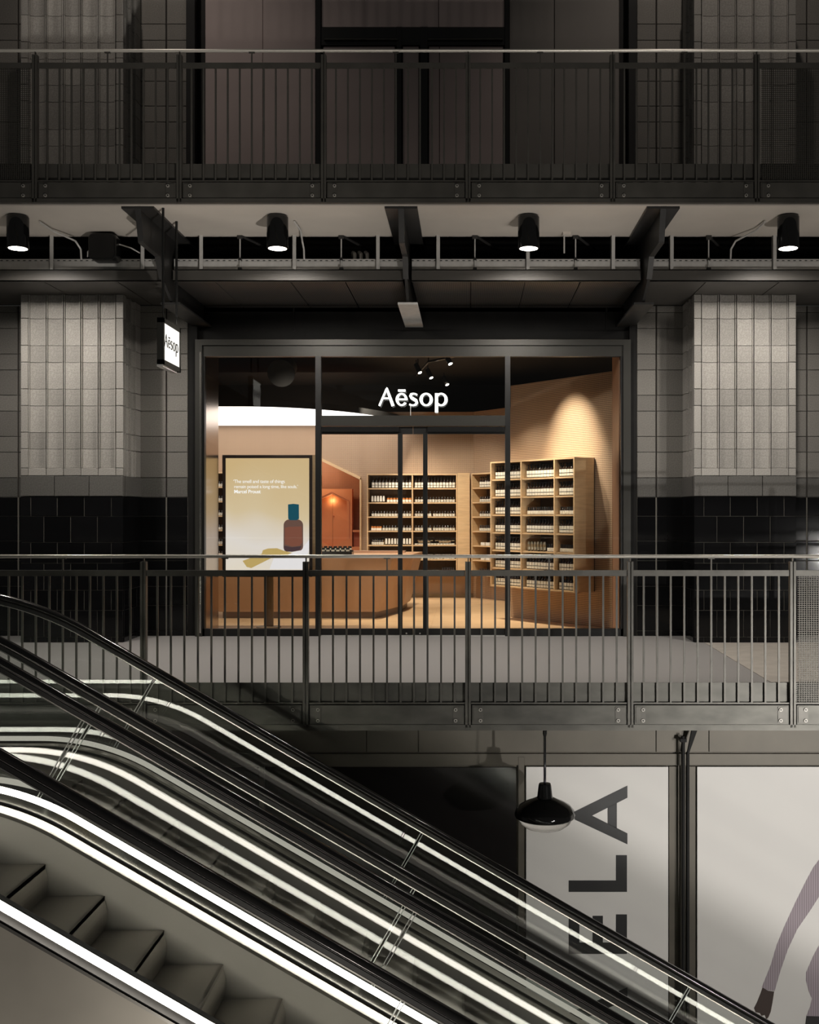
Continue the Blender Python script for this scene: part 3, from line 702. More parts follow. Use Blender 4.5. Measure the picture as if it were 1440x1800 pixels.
# ------------------------------------------------------------------ downlights
def downlight(x, lab):
    Y = 11.62; X = PX(x, Y); zt, zb = PZ(381, Y), PZ(437, Y)
    d = empty('downlight', (X, Y, 4.78)); tag(d, lab, 'downlight', 'black cylinder downlights under the upper deck')
    MB().lathe([(0.11, zb), (0.115, zb + 0.006), (0.115, zt - 0.008), (0.107, zt)], (X, Y, 0), 28).build('body', 'enamel_black', d, smooth=True)
    MB().lathe([(0.035, zt), (0.035, 4.762)], (X, Y, 0), 16).build('stem', 'galvanised', d, smooth=True)
    MB().lathe([(0.085, 4.762), (0.085, 4.779)], (X, Y, 0), 20).build('ceiling_rose', 'bracket_paint', d, smooth=True)
    MB().lathe([(0.075, zb - 0.006), (0.098, zb - 0.001), (0.098, zb)], (X, Y, 0), 28).build('lens', 'lamp_face', d, smooth=True)
    spot('downlight_lamp', (X, Y, zb - 0.03), (X, Y + 1.5, 0), DL_POWER, 148, 0.7, 0.07, (1, 0.93, 0.85))
DL_POWER = 255
downlight(31.5, 'leftmost black cylinder downlight, left of the black speaker box')
downlight(488, 'black cylinder downlight between the blade sign and centre bracket')
downlight(929.5, 'black cylinder downlight between the centre and right brackets')
downlight(1386, 'rightmost black cylinder downlight, above the right pilaster')

# ------------------------------------------------------------------ upper gallery wall
ux = lambda l: [PX(x, YS) for x in l]
zt = UPC[-1]
uw = MB().box(PX(326, YS), PX(1124, YS), YS + 0.06, YS + 0.16, ZU, zt)
up = tag(uw.build('wall_upper', 'black_paint'), 'dark boarded shopfront on the upper gallery', 'wall', kind='structure')
def upanel(x0, x1, ya, yb, m, name='panel', y=YS + 0.03):
    z1 = PZ(ya, YS); z0 = PZ(yb, YS) if yb < 400 else ZU
    w = PX(x1, YS) - PX(x0, YS)
    me = MB().bbox(-w / 2, w / 2, 0, 0.03, -(z1 - z0) / 2, (z1 - z0) / 2, 0.004).mesh(name, m)
    place(name, me, up, ((PX(x0, YS) + PX(x1, YS)) / 2, y, (z0 + z1) / 2))
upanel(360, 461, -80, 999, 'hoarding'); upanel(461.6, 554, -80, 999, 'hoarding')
upanel(565, 770.5, -80, 46, 'hoarding'); upanel(771.5, 887, -80, 46, 'hoarding')
upanel(568, 694, 80, 999, 'hoarding'); upanel(708, 736, 80, 999, 'hoarding'); upanel(754, 772, 80, 999, 'hoarding'); upanel(773, 885, 80, 999, 'hoarding')
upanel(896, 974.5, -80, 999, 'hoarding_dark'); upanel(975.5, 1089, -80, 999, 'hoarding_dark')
for x0, x1 in ((555, 564), (887.5, 895.5), (697, 706), (739, 752)): upanel(x0, x1, 47 if 600 < x0 < 800 else -80, 999, 'frame_dark', 'upright', YS + 0.0)
upanel(564, 888, 47, 79, 'frame_dark', 'transom', YS + 0.012); upanel(570, 700, 68, 71, 'frame_grey', 'door_closer', YS - 0.02); upanel(752, 884, 68, 71, 'frame_grey', 'door_closer', YS - 0.02)
struct('wall_reveal_upper', MB().box(PX(330, YS), PX(345, YS), YS - 0.08, YS + 0.06, ZU, zt).box(PX(1104, YS), PX(1118, YS), YS - 0.08, YS + 0.06, ZU, zt), 'void_black', 'black reveals beside the boarded upper shopfront', 'wall')

# ------------------------------------------------------------------ lower level: bronze wall, posters, post, pendant
lz = lambda y: PZ(y, YL); lx = lambda x: PX(x, YL)
lw = MB().box(-7.5, 6.5, YL + 0.03, YL + 0.12, -5.4, -0.40)
lwall = tag(lw.build('wall_lower', 'bronze_frame'), 'bronze panelled wall of the storey below the walkway', 'wall', kind='structure')
def lpart(name, x0, x1, ya, yb, m, y0=0.0, y1=0.03):
    X0, X1 = lx(x0), lx(x1); Z0, Z1 = (lz(yb) if yb < 3000 else -5.4), lz(ya)
    me = MB().bbox(-(X1 - X0) / 2, (X1 - X0) / 2, 0, y1 - y0, -(Z1 - Z0) / 2, (Z1 - Z0) / 2, 0.003).mesh(name, m)
    return place(name, me, lwall, ((X0 + X1) / 2, YL + y0, (Z0 + Z1) / 2))
for a, b_ in ((-300, 0), (0.8, 300), (300.8, 644), (645, 735), (736, 1153), (1154, 1246), (1247, 1600)): lpart('fascia_panel', a, b_, 1276, 1322, 'bronze_frame', 0.0)
lpart('head_rail', -300, 1600, 1324.5, 1345, 'bronze_frame', -0.012)
lpart('dark_glazing', -300, 455, 1349, 9999, 'lower_glass', 0.006); lpart('dark_glazing', 466, 908, 1349, 9999, 'lower_glass', 0.006)
lpart('upright', 456, 465, 1347, 9999, 'bronze_frame', -0.01); lpart('upright', 911, 922, 1330, 9999, 'bronze_frame', -0.015)
lpart('upright', 1176, 1192, 1347, 9999, 'bronze_frame', -0.005); lpart('upright', 1208, 1223, 1347, 9999, 'bronze_frame', -0.005)
# posters
def poster(x0, x1, lab):
    p = empty('poster', ((lx(x0) + lx(x1)) / 2, YL - 0.02, -5.39)); tag(p, lab, 'poster')
    MB().box(lx(x0), lx(x1), YL - 0.03, YL - 0.002, -5.39, lz(1347)).build('sheet', 'poster_white', p)
    return p
p1 = poster(925, 1174, 'tall white poster with sideways black capitals behind the pendant lamp')
Kp = 1 / 2.4828
def cp(x, y): return (lx(860 + x * Kp), lz(1260 + y * Kp))
def letter(name, polys, par):
    mb = MB()
    for poly in polys: mb.prism([cp(*p) for p in poly], 'y', YL - 0.033, YL - 0.030)
    return mb.build(name, 'print_black', par)
letter('letter_a', [[(602, 297), (602, 350), (448, 428), (448, 428), (372, 410)], [(602, 553), (372, 445), (372, 410), (448, 428), (602, 505)], [(516, 392), (556, 372), (556, 484), (516, 464)]], p1)
letter('letter_l', [[(552, 600), (600, 600), (600, 760), (552, 760)], [(346, 710), (552, 710), (552, 760), (346, 760)]], p1)
letter('letter_e', [[(346, 980), (600, 980), (600, 1030), (346, 1030)], [(346, 858), (393, 858), (393, 980), (346, 980)], [(450, 864), (495, 864), (495, 980), (450, 980)], [(552, 858), (600, 858), (600, 980), (552, 980)]], p1)
letter('letter_stroke', [[(346, 1288), (602, 1175), (602, 1228), (346, 1342)]], p1)
p2 = poster(1225, 1560, 'white poster at lower right showing a figure in ribbed mauve knitwear')
def fig(name, pts, m, k):
    mb = MB().prism([cp(*p) for p in pts], 'y', YL - 0.0306 - 0.0008 * k, YL - 0.030)
    return mb.build(name, m, p2)
# arm, body and hand follow the outline of the printed figure; the sheet goes on past the picture's edge
fig('printed_arm', [(1475, 590), (1440, 615), (1412, 652), (1378, 715), (1335, 802), (1285, 910), (1252, 990), (1226, 1078), (1187, 1175), (1212, 1188), (1243, 1192), (1268, 1105), (1300, 1012), (1342, 922), (1400, 838), (1440, 775), (1475, 740)], 'knit_mauve', 1)
fig('printed_body', [(1475, 600), (1440, 775), (1436, 800), (1446, 850), (1452, 920), (1440, 985), (1408, 1045), (1380, 1110), (1379, 1145), (1392, 1195), (1405, 1225), (1398, 1258), (1381, 1300), (1700, 1310), (1740, 1100), (1700, 900), (1740, 640), (1600, 580)], 'knit_mauve', 2)
fig('printed_hand', [(1190, 1176), (1182, 1200), (1166, 1240), (1153, 1266), (1160, 1284), (1178, 1288), (1186, 1300), (1200, 1296), (1206, 1316), (1216, 1306), (1226, 1282), (1234, 1240), (1241, 1194), (1214, 1190)], 'print_skin', 1)
fig('printed_trousers', [(1381, 1300), (1700, 1310), (1720, 1600), (1360, 1600), (1366, 1420)], 'print_trousers', 3)
fig('printed_head', [(1560, 585), (1640, 585), (1650, 480), (1700, 420), (1680, 320), (1600, 290), (1530, 330), (1520, 420), (1555, 490)], 'print_skin', 2)
# post with bracket between the posters
po = empty('steel_post', (lx(1200), YL - 0.15, -5.4)); tag(po, 'dark steel pipe post between the two posters', 'post')
MB().tube((lx(1197.5), YL - 0.12, -5.4), (lx(1197.5), YL - 0.12, lz(1290)), 0.020, 12).build('pipe', 'black_paint', po, smooth=True)
MB().tube((lx(1205.5), YL - 0.12, -5.4), (lx(1205.5), YL - 0.12, lz(1318)), 0.020, 12).build('pipe', 'black_paint', po, smooth=True)
MB().prism([(lx(1203), lz(1322)), (lx(1207), lz(1318)), (lx(1222), lz(1276)), (lx(1212), lz(1276))], 'y', YL - 0.16, YL - 0.12).build('strut', 'black_paint', po)
MB().box(lx(1192), lx(1203), YL - 0.15, YL - 0.09, lz(1300), lz(1294)).build('clamp', 'black_paint', po)

pY = 11.3; pX = PX(958, pY); zz = lambda y: PZ(y, pY)
pl = empty('pendant_lamp', (pX, pY, -0.40)); tag(pl, 'glossy black dome pendant lamp hanging on a rod under the walkway', 'lamp')
MB().lathe([(0.02, zz(1378)), (0.014, zz(1375)), (0.014, zz(1295)), (0.022, zz(1290)), (0.022, -0.42)], (pX, pY, 0), 14).build('rod', 'enamel_black', pl, smooth=True)
MB().box(pX - 0.07, pX + 0.07, pY - 0.03, pY + 0.03, -0.42, -0.40).build('ceiling_plate', 'enamel_black', pl)
MB().lathe([(0.105, zz(1408)), (0.088, zz(1404)), (0.080, zz(1400)), (0.066, zz(1380)), (0.060, zz(1377)), (0.02, zz(1376))], (pX, pY, 0), 28).build('neck', 'enamel_black', pl, smooth=True)
MB().lathe([(0.295, zz(1437)), (0.312, zz(1435)), (0.318, zz(1431)), (0.306, zz(1424)), (0.265, zz(1416)), (0.20, zz(1410)), (0.13, zz(1405)), (0.09, zz(1402))], (pX, pY, 0), 40).build('shade', 'enamel_black', pl, smooth=True)
MB().lathe([(0.02, zz(1460)), (0.12, zz(1458)), (0.20, zz(1453.5)), (0.26, zz(1446)), (0.290, zz(1437.3))], (pX, pY, 0), 40).build('lens', 'lens_glass', pl, smooth=True)

# ------------------------------------------------------------------ escalators
T30 = math.tan(math.radians(30)); S30, C30 = 0.5, math.cos(math.radians(30))
class Path:
    """30-degree incline falling to +X that rounds into a level run on the left"""
    def __init__(s, dz, xs, R):
        s.A = H - dz; s.xs = xs; s.R = R; s.cx = xs - R * S30; s.cz = s.A - T30 * xs - R * C30
    def z(s, x):
        if x >= s.xs: return s.A - T30 * x
        if x <= s.cx: return s.cz + s.R
        return s.cz + math.sqrt(max(s.R ** 2 - (x - s.cx) ** 2, 0))
    def n(s, x):
        if x >= s.xs: return (S30, C30)
        if x <= s.cx: return (0.0, 1.0)
        d = Vector((x - s.cx, s.z(x) - s.cz)).normalized(); return (d.x, d.y)
    def frames(s, x0, x1, y, arc=14):
        xs = [x0] + [x for x in [s.cx + (s.xs - s.cx) * i / arc for i in range(arc + 1)] if x0 < x < x1] + [x1]
        return [((x, s.z(x)), s.n(x), y) for x in xs]
HR = Path(2.95, -3.33, 2.73)                  # handrail line
XE, XW = 4.6, -6.2                            # foot and head of the flights
def oval(w, h, n=16): return [(w / 2 * math.cos(2 * math.pi * i / n), h / 2 * math.sin(2 * math.pi * i / n)) for i in range(n)]
def drop(x, sk):
    """point on the skirt line square below the handrail at x"""
    hx, hz = x, HR.z(x); nx, nz = HR.n(x); lo, hi = 0.0, 2.5
    for _ in range(40):
        m_ = (lo + hi) / 2
        if hz - nz * m_ > sk.z(hx - nx * m_): lo = m_
        else: hi = m_
    return (hx - nx * lo, hz - nz * lo)
JOINTS = [XW, -5.0, -2.72, -0.37, 1.98, XE - 0.2]
def balustrade(par, Y, sk, led, tag_led, led_side=-1, joff=0.0):
    hr_ = MB().sweep(HR.frames(XW, XE, Y), oval(0.085, 0.058)).build('handrail', 'rubber', par, smooth=True)
    MB().sweep(HR.frames(XW, XE, Y), [(-0.020, -0.058), (0.020, -0.058), (0.020, -0.028), (-0.020, -0.028)]).build('handrail_guide', 'frame_dark', hr_)
    MB().sweep(HR.frames(XW, XE, Y), [(-0.023, -0.066), (0.023, -0.066), (0.023, -0.058), (-0.023, -0.058)]).build('guide_lip', 'stainless', hr_)
    js = [j + (joff if 0 < i < 5 else 0) for i, j in enumerate(JOINTS)]
    for a, b_ in zip(js, js[1:]):
        a += 0.007; b_ -= 0.007; n = 12 if a < -2 else 2
        xs = [a + (b_ - a) * i / n for i in range(n + 1)]
        top = []
        for x in xs:
            nx, nz = HR.n(x); top.append((x - nx * 0.05, HR.z(x) - nz * 0.05))
        bot = [drop(x, sk) for x in xs]
        poly = top + bot[::-1]; k = len(xs); y0, y1 = Y - 0.006, Y + 0.006
        mb = MB(); vs = [(p[0], y0, p[1]) for p in top] + [(p[0], y0, p[1]) for p in bot] + [(p[0], y1, p[1]) for p in top] + [(p[0], y1, p[1]) for p in bot]
        fs = []; fe = []
        for i in range(k - 1):
            fs += [(i, i + 1, k + i + 1, k + i), (2 * k + i, 3 * k + i, 3 * k + i + 1, 2 * k + i + 1)]
            fe += [(i, 2 * k + i, 2 * k + i + 1, i + 1), (k + i, k + i + 1, 3 * k + i + 1, 3 * k + i)]
        fe += [(0, k, 3 * k, 2 * k), (k - 1, 3 * k - 1, 4 * k - 1, 2 * k - 1)]
        o = len(mb.v); mb.add(vs, fs, 0); mb.f += fe; mb.m += [1] * len(fe)
        gp = mb.build('glass_panel', ['rail_glass', 'glass_edge'], par)
        for i, sg in ((0, 1), (-1, -1)):          # polished arris at each end of the sheet
            (tx, tz), (bx, bz) = top[i], bot[i]; dx, dz_ = (tz - bz), -(tx - bx); ln = math.hypot(dx, dz_); dx, dz_ = dx / ln * 0.006 * sg, dz_ / ln * 0.006 * sg
            MB().prism([(tx, tz), (bx, bz), (bx + dx, bz + dz_), (tx + dx, tz + dz_)], 'y', Y - 0.0066, Y + 0.0066).build('polished_edge', 'glass_edge', gp)
    if led:
        MB().sweep(sk.frames(XW, XE, Y), [(-0.012, -0.050), (0.012, -0.050), (0.012, -0.012), (-0.012, -0.012)]).build('light_strip', led, par)
def escalator(name, Yf, Yn, skf, skn, led_far, led_near, lab, joff):
    e_ = empty(name, (XE, (Yf + Yn) / 2, HR.z(XE) - 1.0)); tag(e_, lab, 'escalator')
    balustrade(e_, Yf, skf, led_far, 'far', -1, joff); balustrade(e_, Yn, skn, led_near, 'near', -1, joff)
    # polished inner deck below the far glass, skirt and brush
    MB().sweep(skf.frames(XW, XE, Yf), [(-0.26, -0.115), (0.08, -0.115), (0.08, -0.091), (-0.26, -0.091)]).build('inner_deck', 'stainless' if led_far == 'led' else 'step_metal', e_)
    MB().sweep(skf.frames(XW, XE, Yf - 0.10), [(-0.006, -0.0905), (0.006, -0.0905), (0.006, -0.076), (-0.006, -0.076)]).build('skirt_brush', 'brush', e_)
    MB().sweep(skf.frames(XW, XE, Yf - 0.26), [(-0.0, -0.50), (0.012, -0.50), (0.012, -0.116), (-0.0, -0.116)]).build('skirt_panel', 'skirt_steel', e_)
    MB().sweep(skn.frames(XW, XE, Yn), [(-0.05, -0.105), (0.20, -0.105), (0.20, -0.078), (-0.05, -0.078)]).build('outer_deck', 'black_paint', e_)
    MB().sweep(skn.frames(XW, XE, Yn - 0.05), [(-0.008, -0.106), (0.0, -0.106), (0.0, -0.088), (-0.008, -0.088)]).build('deck_trim', 'stainless', e_)
    MB().sweep(skn.frames(XW, XE, Yn + 0.20), [(-0.012, -0.50), (0.0, -0.50), (0.0, -0.106), (-0.012, -0.106)]).build('skirt_panel', 'truss_panel', e_)
    MB().sweep(skn.frames(XW, XE, Yn - 0.05), [(0.0, -1.35), (0.03, -1.35), (0.03, -0.106), (0.0, -0.106)]).build('side_cladding', 'truss_panel', e_)
    MB().sweep(skf.frames(XW, XE, Yf + 0.05), [(0.0, -1.35), (0.03, -1.35), (0.03, -0.116), (0.0, -0.116)]).build('side_cladding', 'truss_panel', e_)
    MB().sweep(skn.frames(XW, XE, (Yf + Yn) / 2), [(-(Yf - Yn) / 2 - 0.07, -1.38), ((Yf - Yn) / 2 + 0.05, -1.38), ((Yf - Yn) / 2 + 0.05, -1.35), (-(Yf - Yn) / 2 - 0.07, -1.35)]).build('underside', 'truss_panel', e_)
    pitch = Path(H - skn.A + 0.36, -2.85, 2.2)
    ya, yb = Yn + 0.215, Yf - 0.275
    sm = MB().box(-0.205, 0.205, ya, yb, -0.03, 0.0, 0)
    arc = [(0.205, 0.0)] + [(0.205 + 0.02 * math.sin(math.pi * i / 8), -0.03 - 0.2 * i / 8) for i in range(9)] + [(0.18, -0.23), (0.18, 0.0)]
    sm.prism([(p[0], p[1]) for p in arc], 'y', ya, yb, 0).box(-0.205, 0.205, ya + 0.001, ya + 0.02, -0.16, -0.03, 0)
    me = sm.mesh('step', 'step_metal')
    x = XE - 0.4
    while x > XW + 0.5:
        place('step', me, e_, (x, 0, pitch.z(x + 0.0))); x -= 0.405
    MB().box(XW, XW + 0.6, Yn + 0.2, Yf - 0.26, pitch.z(XW) - 0.06, pitch.z(XW) - 0.001).build('landing_plate', 'stainless_brushed', e_)
    return e_
SKB = Path(3.79, -2.75, 2.0); SKM = Path(3.72, -2.75, 2.0)
escalator('escalator', 9.5, 8.08, SKB, SKB, 'added_led_glow', 'added_led_glow', 'far escalator with glass sides, running closest to the shop walkway', 0.0)
escalator('escalator', 7.65, 6.26, SKM, SKB, 'led', 'led', 'near escalator with glass sides and bright white light strips', 0.03)
dk = MB().sweep(SKB.frames(XW, XE, 7.86), [(-0.13, -0.11), (0.10, -0.11), (0.10, -0.06), (-0.13, -0.06)])
tag(dk.build('deck_strip', 'stainless_brushed'), 'narrow steel deck strip filling the gap between the two escalators', 'deck strip')
# unseen slanted panel added behind the viewpoint to shade the lower left hall
OY = -3.0
ob = MB().prism([(-8.0, 1.258 + 8 * T30), (12.0, 1.258 - 12 * T30), (12.0, -0.6 - 12 * T30), (-8.0, -0.6 + 8 * T30)], 'y', OY - 0.05, OY + 0.05)
of = tag(ob.build('shade_panel', 'truss_panel'), 'unseen slanting metal panel added behind the viewpoint to shade the hall', 'escalator', kind='structure')

# ------------------------------------------------------------------ shop interior: shell
struct('shop_floor', MB().box(-5.6, 3.2, YS + 0.03, 22.0, -0.06, 0.0), 'oak_planks', 'pale oak plank floor inside the shop', 'floor')
struct('shop_ceiling', MB().box(-5.6, 3.2, YS + 0.16, 22.0, 4.20, 4.26), 'void_black', 'black painted ceiling of the shop', 'ceiling')
struct('shop_shell', MB().box(-5.66, -5.6, YS + 0.16, 22.0, 0, 4.2).box(3.2, 3.26, YS + 0.16, 22.0, 0, 4.2).box(-5.6, 3.2, 22.0, 22.06, 0, 4.2).box(-5.66, WL, 14.03, 14.058, 0, 4.248).box(WR, 3.26, 14.03, 14.058, 0, 4.248).box(-5.66, 3.26, 14.06, 14.24, 4.28, 4.31), 'void_black', 'black outer walls of the shop room', 'wall')
rv = MB().box(-3.415, -3.40, YS + 0.06, 14.72, 0, 3.75)
struct('reveal_left', rv, 'bronze_mirror', 'polished bronze reveal inside the left edge of the shopfront', 'reveal')
struct('reveal_right', MB().box(PX(1082, 14.3), PX(1082, 14.3) + 0.03, YS + 0.06, 14.62, 0, 3.75), 'brown_panel', 'brown panel reveal inside the right edge of the shopfront', 'reveal')

def board(name, p0, p1, z0, z1, m, label, t=0.04, hole=None, parent=None):
    """upright drilled board between two plan points, front face UV-mapped in metres; hole = list of polygons in (u,z) that make it up"""
    p0, p1 = Vector(p0), Vector(p1); d = (p1 - p0); Lh = d.length; d.normalize(); n = Vector((-d.y, d.x))
    if n.y < 0: n = -n
    polys = hole or [[(0, z0), (Lh, z0), (Lh, z1), (0, z1)]]
    vs = []; fs = []; uvs = []
    for poly in polys:
        k = len(poly); o = len(vs)
        for off in (0, t):
            for u, z in poly:
                c = p0 + d * u + n * off; vs.append((c.x, c.y, z)); uvs.append((u, z))
        fs += [tuple(o + i for i in range(k)), tuple(o + 2 * k - 1 - i for i in range(k))] + [(o + i, o + i + k, o + (i + 1) % k + k, o + (i + 1) % k) for i in range(k)]
    me = bpy.data.meshes.new(name); me.from_pydata(vs, [], fs); me.materials.append(MATS[m])
    ul = me.uv_layers.new(name='UVMap')
    for lp in me.loops: ul.data[lp.index].uv = uvs[lp.vertex_index]
    me.update(); o = place(name, me, parent)
    if not parent: tag(o, label, 'wall', kind='structure')
    return o
# back wall with the house-shaped opening (apex hidden behind the lightbox)
u = lambda x: x + 5.5
o0, oa, o1, zsn, zap = -3.60, -2.82, -2.04, 2.224, 2.60
bw = board('wall_back', (-5.5, 20.4), (0.1, 20.4), 0, 3.5, 'pegboard', 'drilled tan board wall at the back of the shop', hole=[
    [(0, 0), (u(o0), 0), (u(o0), 3.5), (0, 3.5)], [(u(o1), 0), (u(0.1), 0), (u(0.1), 3.5), (u(o1), 3.5)],
    [(u(o0), zsn), (u(oa), zap), (u(oa), 3.5), (u(o0), 3.5)], [(u(oa), zap), (u(o1), zsn), (u(o1), 3.5), (u(oa), 3.5)]])
def trim_strip(a, b_, y0=20.33, y1=20.40, w=0.05):
    a, b_ = Vector(a), Vector(b_); d = (b_ - a).normalized(); n = Vector((-d.y, d.x)) * w
    return MB().prism([tuple(a), tuple(b_), tuple(b_ + n), tuple(a + n)], 'y', y0, y1).build('opening_trim', 'oak', bw)
trim_strip((o1, 0), (o1, zsn), w=-0.03); trim_strip((o1, zsn), (oa, zap), w=-0.05); trim_strip((oa, zap), (o0, zsn), w=-0.05)
bb = board('wall_back_angled', (0.1, 20.4), (1.05, 19.15), 0, 3.5, 'pegboard', 'angled drilled tan board wall in the back right corner of the shop')
wr_ = board('wall_right_angled', (0.647, 16.45), (2.05, 14.68), 0, 3.52, 'pegboard', 'large angled drilled tan board wall at the right of the shop')
struct('trim_1', MB().box(-2.0, 0.1, 20.36, 20.40, 0, 0.07), 'oak_dark', 'low skirting along the back wall of the shop', 'skirting')
# alcove behind the opening
al = board('alcove_wall', (-5.0, 21.7), (-1.7, 21.7), 0, 3.2, 'pegboard_orange', 'drilled rust coloured wall at the back of the alcove')
struct('alcove_side', MB().box(-1.98, -1.94, 20.45, 21.7, 0, 3.2), 'terracotta_deep', 'rust coloured side wall of the alcove', 'wall')
cab = empty('alcove_cabinet', (-3.4, 21.4, 0)); tag(cab, 'terracotta cabinet with a lit six-sided niche in the alcove', 'cabinet')
hx0, hx1, hxc, zt_, zs_, zl_, zb_ = -2.99, -2.39, -2.69, 1.96, 1.827, 1.087, 0.908
cb = MB(); cx0, cx1, cz = -3.9, -2.287, 2.07
for poly in ([(cx0, 0), (hx0, 0), (hx0, cz), (cx0, cz)], [(hx1, 0), (cx1, 0), (cx1, cz), (hx1, cz)], [(hx0, zs_), (hxc, zt_), (hxc, cz), (hx0, cz)], [(hxc, zt_), (hx1, zs_), (hx1, cz), (hxc, cz)],
             [(hx0, 0), (hxc, 0), (hxc, zb_), (hx0, zl_)], [(hxc, 0), (hx1, 0), (hx1, zl_), (hxc, zb_)]):
    cb.prism(poly, 'y', 21.30, 21.52)
cb.build('body', 'terracotta', cab)
def niche_door(xa, xb, name):
    k = abs((xb if xa == hxc else xa) - hxc)
    poly = [(hxc, zb_), (hxc, zt_), (xb if xa == hxc else xa, zs_), (xb if xa == hxc else xa, zl_)]
    s_ = 0.003 if xa == hxc else -0.003
    return MB().prism([(p[0] + (s_ if p[0] == hxc else 0), p[1]) for p in poly], 'y', 21.47, 21.50).build(name, 'terracotta', cab)
niche_door(hx0, hxc, 'door'); dr = niche_door(hxc, hx1, 'door')
MB().lathe([(0.012, -0.012), (0.016, 0), (0.012, 0.012)], (hxc + 0.02, 21.455, 1.53), 10).build('knob', 'terracotta_deep', cab)
for a, b_ in (((hx0 - 0.045, zs_ - 0.0), (hxc, zt_ + 0.04)), ((hxc, zt_ + 0.04), (hx1 + 0.045, zs_))):
    a, b_ = Vector(a), Vector(b_); n = Vector((0, 0.012)); MB().prism([tuple(a), tuple(b_), tuple(b_ + n), tuple(a + n)], 'y', 21.292, 21.30).build('niche_moulding', 'terracotta_deep', cab)
MB().box(hx1 + 0.045, hx1 + 0.055, 21.292, 21.30, zl_, zs_).build('niche_moulding', 'terracotta_deep', cab)
be = empty('alcove_bench', (-2.13, 21.2, 0)); tag(be, 'small terracotta bench and ledge at the right of the alcove', 'bench')
MB().box(-2.27, -1.99, 21.0, 21.6, 0, 0.93).build('seat_block', 'terracotta', be); MB().box(-2.27, -1.99, 21.25, 21.6, 1.22, 1.26).build('ledge', 'terracotta', be); MB().box(-2.27, -1.99, 21.4, 21.6, 0.93, 1.22).build('back_panel', 'terracotta_deep', be)
point('niche_lamp', (hxc, 21.40, 1.84), 1.3, 0.03, (1, 0.76, 0.45))
point('alcove_lamp', (-3.0, 20.95, 2.6), 30, 0.1, (1, 0.8, 0.58))

# luminous ceiling over the counter
pts = []
for i in range(25):
    t = math.pi / 2 - math.pi / 2 * i / 24; pts.append((-3.6 + 2.45 * math.cos(t), 17.0 + 3.30 * (1 - math.sin(t) ** 1.15)))
disc = [(-5.55, 20.3), (-5.55, 17.0)] + [(x, y) for x, y in pts]
lc = empty('luminous_ceiling', (-4.2, 18.8, 3.30)); tag(lc, 'curved glowing white light panel below the shop ceiling at left', 'ceiling light')
MB().prism(disc, 'z', 3.235, 3.26).build('diffuser', 'ceiling_light', lc)
MB().prism([(x, y) for x, y in disc], 'z', 3.262, 3.36).build('housing', 'void_black', lc)

# track lights
tr = empty('lighting_track', (-0.5, 16.8, 3.9)); tag(tr, 'thin black lighting track under the dark shop ceiling', 'lighting track')
MB().pipe([(-0.9, 18.6, 3.95), (-0.62, 16.9, 3.95), (0.4, 15.4, 3.95)], 0.02, 6).build('rail', 'black_plastic', tr)
MB().tube((-0.62, 16.9, 3.95), (-0.62, 16.9, 4.2), 0.01, 6).tube((0.2, 15.7, 3.95), (0.2, 15.7, 4.2), 0.01, 6).tube((-0.85, 18.3, 3.95), (-0.85, 18.3, 4.2), 0.01, 6).build('hanger', 'black_plastic', tr)
for (x, y), lab in (((738.5, 655.5), 'small lit spotlight at the left of the shop track'), ((758.5, 664.5), 'small lit spotlight lowest on its stem near the track middle'), ((792, 640), 'small lit spotlight highest, nearest the shop window'), ((786.5, 676.5), 'small lit spotlight farthest back on the shop track')):
    z = 3.72; Y = F * (z - H) / (CY - y); X = PX(x, Y)
    s_ = empty('track_spotlight', (X, Y, z)); tag(s_, lab, 'spotlight', 'spotlights on the shop track')
    d = Vector((0.35, -0.25, -0.75)).normalized(); c = Vector((X, Y, z))
    MB().tube(c - d * 0.16, c - d * 0.004, 0.038, 14).build('can', 'black_plastic', s_, smooth=True)
    MB().tube(c - d * 0.004, c, 0.030, 14).build('lens', 'track_face', s_)
    MB().tube(c - d * 0.14, (X - 0.06, Y + 0.03, 3.925), 0.008, 6).build('stem', 'black_plastic', s_)
du = empty('air_duct', (-2.7, 15.6, 3.6)); tag(du, 'dark round air duct end near the shop ceiling', 'duct')
MB().lathe([(0.20, 0), (0.20, 0.04), (0.17, 0.045), (0.17, 0.4)], (0, 0, 0), 32).build('spiral_pipe', 'void_black', du, smooth=True)
du.rotation_euler = (math.radians(-70), 0, 0)
for ch in du.children: ch.matrix_parent_inverse = Matrix()

# lights that belong to the shop's track and ceiling
spot('shop_spot', (-1.6, 17.9, 3.8), (-1.35, 20.3, 1.2), 300, 62, 0.7, 0.05, (1, 0.88, 0.72))
spot('shop_spot', (-0.35, 17.7, 3.8), (-0.2, 20.3, 1.1), 300, 62, 0.7, 0.05, (1, 0.88, 0.72))
spot('shop_spot', (-0.1, 15.6, 3.9), (0.85, 15.6, 1.5), 240, 62, 0.8, 0.04, (1, 0.88, 0.72))
spot('shop_spot', (0.3, 14.7, 3.9), (1.3, 15.0, 1.6), 240, 60, 0.8, 0.04, (1, 0.88, 0.72))
spot('shop_wallwasher', (0.65, 14.68, 4.0), (1.58, 15.42, 2.35), 560, 44, 1.0, 0.03, (1, 0.9, 0.72))
spot('shop_spot', (-0.5, 16.2, 4.0), (-0.3, 17.0, 0), 720, 80, 0.8, 0.06, (1, 0.88, 0.72))
spot('shop_spot', (-2.6, 14.9, 4.0), (-2.5, 16.3, 0.3), 380, 80, 0.8, 0.06, (1, 0.88, 0.72))

NTH = ['first', 'second', 'third', 'fourth', 'fifth', 'sixth', 'seventh', 'eighth', 'ninth', 'tenth', 'eleventh', 'twelfth', 'thirteenth', 'fourteenth', 'fifteenth', 'sixteenth']
